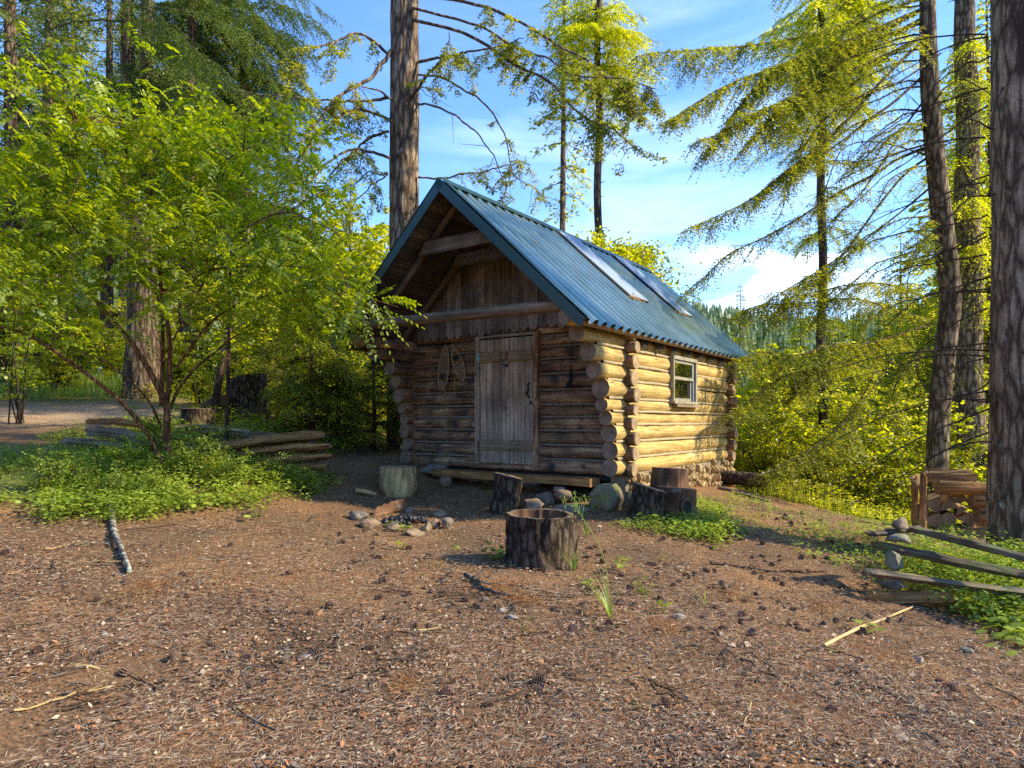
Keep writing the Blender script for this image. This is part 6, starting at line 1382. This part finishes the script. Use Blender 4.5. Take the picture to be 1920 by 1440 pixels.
for k, (px, Y, key, s) in enumerate([(1430, 13.4, 'mid', .8), (1560, 13.8, 'mid', .95), (1660, 14.2, 'mid', 1.0), (1760, 14.6, 'mid', 1.1), (1455, 22, 'tall', 1.1), (1545, 23, 'tall', 1.15), (1610, 22, 'tall', 1.2), (1720, 22, 'tall', 1.15), (1820, 24, 'tall', 1.2), (1405, 14.5, 'mid', 1.0), (1440, 16, 'tall', .85), (1500, 14.5, 'mid', 1.0), (1530, 17.5, 'tall', .95), (1590, 15.5, 'mid', 1.1), (1640, 18, 'tall', .95), (1680, 15.5, 'mid', 1.1), (1730, 17.5, 'tall', .9), (1800, 17, 'tall', .85), (1850, 15, 'mid', 1.1), (1880, 19, 'tall', .9), (1470, 19.5, 'tall', .95),
    (1400, 19, 'tall', .9), (1570, 21, 'tall', .95), (1690, 21.5, 'tall', .95), (1780, 14, 'low', 1.3), (1700, 13.2, 'low', 1.2), (1610, 13.4, 'low', 1.0), (1540, 13.2, 'low', 1.0), (1470, 13.6, 'low', .9), (1360, 18, 'mid', 1.0), (1820, 21, 'tall', .9), (1640, 25, 'tall', 1.1), (1500, 25, 'tall', 1.1), (1400, 26, 'tall', 1.1), (1760, 25, 'tall', 1.1)]):
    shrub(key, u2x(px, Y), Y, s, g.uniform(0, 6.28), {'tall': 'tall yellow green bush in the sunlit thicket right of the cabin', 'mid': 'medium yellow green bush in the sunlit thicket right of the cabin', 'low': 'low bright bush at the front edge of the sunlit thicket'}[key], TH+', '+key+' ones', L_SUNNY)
def round_tree(px, py, Y, rx, rz_, n, lab, seed):
    b = onG(u2x(px, Y), Y); g = np.random.default_rng(seed); t = thing('leafy_tree', lab, 'tree', b); c = P(px, py, Y); mb = MB(); out = []
    tube(mb, smooth_path([b-UZ*.1, (b+c)/2+A([.1, 0, 0]), c], 12), [.07, .03], seg=8)
    for k in range(34):
        d = rdir(1, g)[0]; q = c+d*A([rx, rx, rz_])*g.uniform(.45, 1); tube(mb, smooth_path([c-UZ*rz_*.5, (c+q)/2, q], 6), [.016, .004], seg=4, cap0=False, cap1=False); m = n//34; s = g.uniform(.12, .26)
        e = q+g.normal(0, 1, (m, 3))*s*A([1.2, 1.2, .8]); out.append(leafhex(e, np.c_[g.normal(0, 1, (m, 2)), g.normal(-.3, .3, m)], np.tile(UZ, (m, 1))+g.normal(0, .5, (m, 3)), g.uniform(.06, .11, m), g.uniform(.04, .07, m)))
    mb.build('trunk', B_TWIG, t); fastmesh('crown', np.vstack(out), 6, L_SUNNY, t)
round_tree(1140, 490, 15, .75, .55, 6500, 'rounded yellow green treetop showing above the rear of the roof', 1)
round_tree(1200, 530, 15.5, .62, .80, 5500, 'lower rounded green treetop beside the rear end of the roof', 2)
LT = 'leafy bushes under the trees at left'
for k, (px, Y, key, s) in enumerate([(40, 11.5, 'airy', 1.0), (110, 14, 'mid', .8), (10, 14, 'tall', .8), (210, 16, 'mid', .7), (330, 15.5, 'mid', .8), (380, 13, 'low', 1.1), (480, 14.5, 'mid', .8), (540, 15.5, 'tall', .85), (610, 15, 'tall', .85), (660, 16.5, 'tall', .95), (690, 14, 'mid', .9), (440, 17, 'tall', .8), (570, 19, 'tall', 1.0), (700, 20, 'tall', 1.15), (640, 22, 'tall', 1.2), (720, 24, 'tall', 1.5), (660, 26, 'tall', 1.6), (590, 25, 'tall', 1.5), (690, 18, 'tall', 1.1), (540, 24, 'tall', 1.4), (500, 22, 'tall', 1.0), (280, 22, 'mid', 1.0), (150, 20, 'mid', 1.0),
    (60, 20, 'tall', .9), (350, 25, 'tall', .9)]):
    shrub(key, u2x(px, Y), Y, s, g.uniform(0, 6.28), {'tall': 'tall bright bush beyond the rail pile at left', 'mid': 'medium leafy bush beyond the rail pile at left', 'low': 'low leafy bush behind the sawn stump at left', 'airy': 'open airy bush at the far left of the clearing'}[key], LT+', '+key+' ones', L_SUNNY if key != 'airy' else L_LOC)
shrub('low', u2x(300, 7.9), 7.9, .55, 1, 'small leafy shoots around the foot of the locust stems', None, L_GC)
for k, (px, py, s) in enumerate(((150, 925, .34), (235, 905, .4), (345, 905, .38), (430, 915, .36), (520, 915, .34), (395, 880, .42), (300, 940, .3), (575, 925, .26), (80, 930, .36), (205, 950, .3))):
    q = G(px, py); shrub('low', q[0], q[1], s, k*1.3, 'small leafy bush rising out of the green patch before the rails', 'small bushes in the green patch', L_GC)
# rounded broad leaves high at left (second young tree)
b = onG(u2x(420, 9.2), 9.2); t = thing('young_tree', 'slender young tree with rounded leaves spreading against the sky above the locust', 'tree', b); mb = MB(); g = np.random.default_rng(58)
mn = px_path([(425, 830), (428, 700), (430, 560), (433, 430), (420, 330), (405, 250)], (9.2, 9.0), 30); tube(mb, mn, [.03, .022, .012, .006], seg=8); lim = []
for pp in ([(430,560),(480,500),(560,470),(640,440)], [(433,450),(500,380),(560,300),(600,240)], [(425,370),(470,300),(520,230),(540,215)], [(420,330),(380,240),(390,200)], [(433,480),(540,400),(620,360),(640,390)], [(430,520),(540,480),(620,480),(660,520)]):
    q = px_path(pp, (9.1, 8.8), 14); tube(mb, q, [.012, .004], seg=6); lim.append(q)
mb.build('trunk', B_TWIG, t); out = []
for q in lim+[mn[15:]]:
    for j in range(70):
        i = g.integers(3, len(q)); m = 4; c = q[i]+g.normal(0, 1, (m, 3))*A([.17, .17, .13]); out.append(leafhex(c, np.c_[g.normal(0, 1, (m, 2)), g.normal(-.3, .3, m)], np.tile(UZ, (m, 1))+g.normal(0, .4, (m, 3)), g.uniform(.06, .10, m), g.uniform(.045, .075, m)))
fastmesh('leaves', np.vstack(out), 6, L_LOC, t)

# ---- ground cover
def cover(name, label, poly, n, h0, h1, ll, mat, seed, world=False, per=7, cat='ground cover', lw=.8):
    g = np.random.default_rng(seed); q = sample_poly(poly, n, g); p = np.c_[q, gz(q[:, 0], q[:, 1])] if world else GV(q[:, 0], q[:, 1])
    clump = .5+.5*vnoise(np.c_[p[:, 0]*1.3, p[:, 1]*1.3, 0*p[:, 0]], seed); hh = g.uniform(h0, h1, n)*(.45+.75*clump)
    kp = (clump+.35*g.random(n)+.25*vnoise(np.c_[p[:, 0]*4, p[:, 1]*4, 0*p[:, 0]], seed+1)) > .42
    p, hh = p[kp], hh[kp]; n = len(p)
    top = p+np.c_[g.normal(0, .05, n), g.normal(0, .05, n), hh]; out = []
    for k in range(per):
        a = g.uniform(0, 6.28, n); r = g.uniform(0, .11, n)*(ll/.04); c = top+np.c_[np.cos(a)*r, np.sin(a)*r, -g.uniform(0, .05, n)-r*.25]
        out.append(leafhex(c, np.c_[np.cos(a), np.sin(a), g.normal(-.1, .15, n)], np.tile(UZ, (n, 1))+g.normal(0, .22, (n, 3)), ll*g.uniform(.6, 1.25, n), ll*lw*g.uniform(.6, 1.1, n)))
    st = leafquad(p, top-p+1e-4, rdir(n, g), np.linalg.norm(top-p, axis=1)*1.0, np.full(n, .006))
    st6 = st.reshape(-1, 4, 3)[:, [0, 1, 1, 2, 3, 3]].reshape(-1, 3)*1.0
    st6 = leafhex(p, top-p+1e-4, rdir(n, g), np.linalg.norm(top-p, axis=1), np.full(n, .006), droop=0)
    out.append(st6); return setp(fastmesh(name, np.vstack(out), 6, mat, base=p.mean(0)), label, cat, None, 'stuff')
cover('ground_cover', 'low leafy green patch in front of the rail pile at left', [(60, 955), (140, 880), (240, 850), (330, 850), (450, 862), (560, 872), (640, 905), (590, 932), (500, 945), (470, 962), (380, 955), (300, 978), (240, 985), (150, 975), (90, 990)], 2300, .05, .22, .045, L_GC, 401)
cover('ground_cover', 'lighter weedy cover at the far left below the path', [(-40, 960), (-40, 860), (100, 820), (240, 840), (180, 900), (80, 940)], 1000, .04, .18, .04, L_GC, 402)
cover('ground_cover', 'low green plants among the stumps right of the cabin corner', [(1105, 985), (1180, 985), (1240, 985), (1300, 955), (1345, 965), (1400, 1000), (1345, 1022), (1270, 1010), (1200, 998)], 520, .04, .17, .042, L_GC, 403)
cover('ground_cover', 'sparse yellow green plants on the slope up to the sunlit edge', [(1290, 950), (1420, 900), (1540, 920), (1640, 960), (1690, 1010), (1640, 1080), (1560, 1060), (1470, 1030), (1400, 990)], 520, .03, .14, .042, L_GC, 404)
cover('ground_cover', 'leafy shoots spreading over and around the low rail fence', [(1655, 1075), (1720, 1045), (1800, 1055), (1960, 1080), (1960, 1230), (1880, 1190), (1800, 1160), (1700, 1140), (1650, 1130)], 1150, .08, .36, .045, L_GC, 405)
cover('ground_cover', 'broad pale leaves at the right edge under the fence', [(1870, 1170), (1960, 1150), (1960, 1240), (1890, 1215)], 60, .05, .2, .085, L_GC, 406, per=5)
cover('undergrowth', 'sunlit undergrowth spreading beyond the crest right of the cabin', [(4.2, 11.4), (5.0, 10.2), (5.6, 10.6), (7.6, 11.2), (11, 12.0), (18, 14), (20, 24), (6, 24), (4.4, 14)], 13000, .10, .42, .055, L_SUNNY, 407, world=True, per=6)
cover('undergrowth', 'sunlit undergrowth between the left woods and the cabin', [(-5.2, 10.2), (-2.6, 10.6), (-2.2, 13), (-1, 17), (0, 24), (-12, 24), (-18, 20), (-14, 14), (-9.5, 13.6), (-6, 13.2)], 12000, .10, .40, .055, L_SUNNY, 408, world=True, per=5)
cover('undergrowth', 'green undergrowth behind and between the old rails', [(-6.6, 9.4), (-5, 8.2), (-3.0, 9.2), (-2.4, 10.6), (-4.4, 11.2), (-5.6, 10.8)], 1500, .05, .26, .045, L_GC, 409, world=True, per=6)
# small single plants
g = np.random.default_rng(71)
PL = 'single small plants in the clearing'
for k, (px, py, r, nl, lab) in enumerate([(935, 1050, 34, 26, 'bushy little green plant against the left side of the hollow stump'), (760, 1000, 22, 9, 'broad leaved seedling at the front of the fire ring'), (735, 992, 20, 10, 'small plant leaning on the front left fire ring stone'), (755, 1030, 20, 8, 'flat seedling in front of the fire ring'),
    (855, 1035, 16, 7, 'small seedling left of the hollow stump plant'), (822, 1065, 14, 6, 'tiny pale seedling left of the middle'), (1165, 1072, 30, 10, 'flat broad leaved plant right of the hollow stump'), (1210, 1122, 26, 10, 'upright broad leaved seedling beside the tall grass'), (1245, 1150, 30, 8, 'spreading seedling right of the tall grass'),
    (1200, 1100, 20, 7, 'small seedling above the upright one right of the grass'), (1340, 1030, 26, 9, 'yellowish seedling on the slope below the green patch'), (1240, 1055, 16, 6, 'tiny seedling above the red needle patch'), (1625, 1190, 30, 9, 'yellow green seedling beside the tan branch'), (1560, 1230, 16, 6, 'tiny seedling under the tan branch'),
    (1100, 1105, 24, 9, 'small seedling left of the tall grass'), (1120, 955, 30, 18, 'small green plant in front of the corner boulder'), (1215, 985, 24, 12, 'small green plant at the foot of the slant topped stump'), (480, 975, 28, 12, 'yellow green sprig at the edge of the left patch'), (370, 962, 30, 14, 'light green sprig below the left patch'), (1830, 970, 26, 12, 'small leafy shoot at the foot of the big right trunk')]):
    p = G(px, py); s = p[1]/FPX*r; n = nl; a = g.uniform(0, 6.28, n); rr = s*g.uniform(.2, 1, n); h = s*g.uniform(.25, .9, n); c = p+np.c_[np.cos(a)*rr*.6, np.sin(a)*rr*.6, h]; L = s*g.uniform(.35, .6, n)
    V = [leafhex(c, np.c_[np.cos(a), np.sin(a), g.normal(0, .2, n)], np.tile(UZ, (n, 1))+g.normal(0, .25, (n, 3)), L, L*.75), leafhex(np.tile(p, (n, 1)), c-p, rdir(n, g), np.linalg.norm(c-p, axis=1), np.full(n, .004), droop=0)]
    setp(fastmesh('seedling', np.vstack(V), 6, L_GC, base=p), lab, 'plant', PL)
# tall grasses
for k, (px, py, H, n, lab) in enumerate([(1143, 1165, .42, 14, 'tallest grass clump, its blades and seed stalk rising right of the hollow stump'), (1075, 1075, .26, 9, 'yellow grass tuft at the right foot of the hollow stump'), (983, 1190, .2, 3, 'single grass stalk below the hollow stump'), (1032+290, 1140, .30, 3, 'thin dry grass stalk on the slope right of the tall grass'), (1100, 1010, .30, 5, 'dry seed heads right behind the hollow stump')]):
    p = G(px, py); mb = MB(); g = np.random.default_rng(500+k)
    for j in range(n):
        a = g.uniform(0, 6.28); l = H*g.uniform(.45, 1); d = A([math.cos(a)*.35, math.sin(a)*.35, 1]); q = p+d*l*np.linspace(0, 1, 8)[:, None]+A([math.cos(a), math.sin(a), -.6])*l*.45*(np.linspace(0, 1, 8)**2.5)[:, None]; w = nrm(np.cross(d, A([math.cos(a), math.sin(a), 0])))*.005
        V = np.vstack([q-w*np.linspace(1, .1, 8)[:, None], q+w*np.linspace(1, .1, 8)[:, None]]); mb.add(V, [[i, i+1, 9+i, 8+i] for i in range(7)])
    if k in (0, 4):
        for s_ in range(3 if k else 1):
            q = smooth_path([p, p+A([-.04, 0, .4 if k == 0 else .2]), p+A([-.22+.1*s_, 0, .72 if k == 0 else .36])], 12); tube(mb, q, [.003, .0015], seg=4)
            for j in range(22): c = q[-1]+g.normal(0, .018, 3)*A([1, 1, 2.2]); tube(mb, [c, c+A([0, 0, .02])], [.004, .001], seg=4)
    setp(mb.build('grass_clump', L_GRASS, None, base=p), lab, 'grass', 'grass clumps in the clearing')
cover('grass', 'fine tall grass beside the path at the far left', [(-9.8, 13.2), (-8.2, 13.4), (-7.4, 14.5), (-11, 17), (-14, 15.5), (-12, 12.6)], 9000, .15, .45, .05, L_GRASS, 420, world=True, per=3, cat='grass', lw=.14)
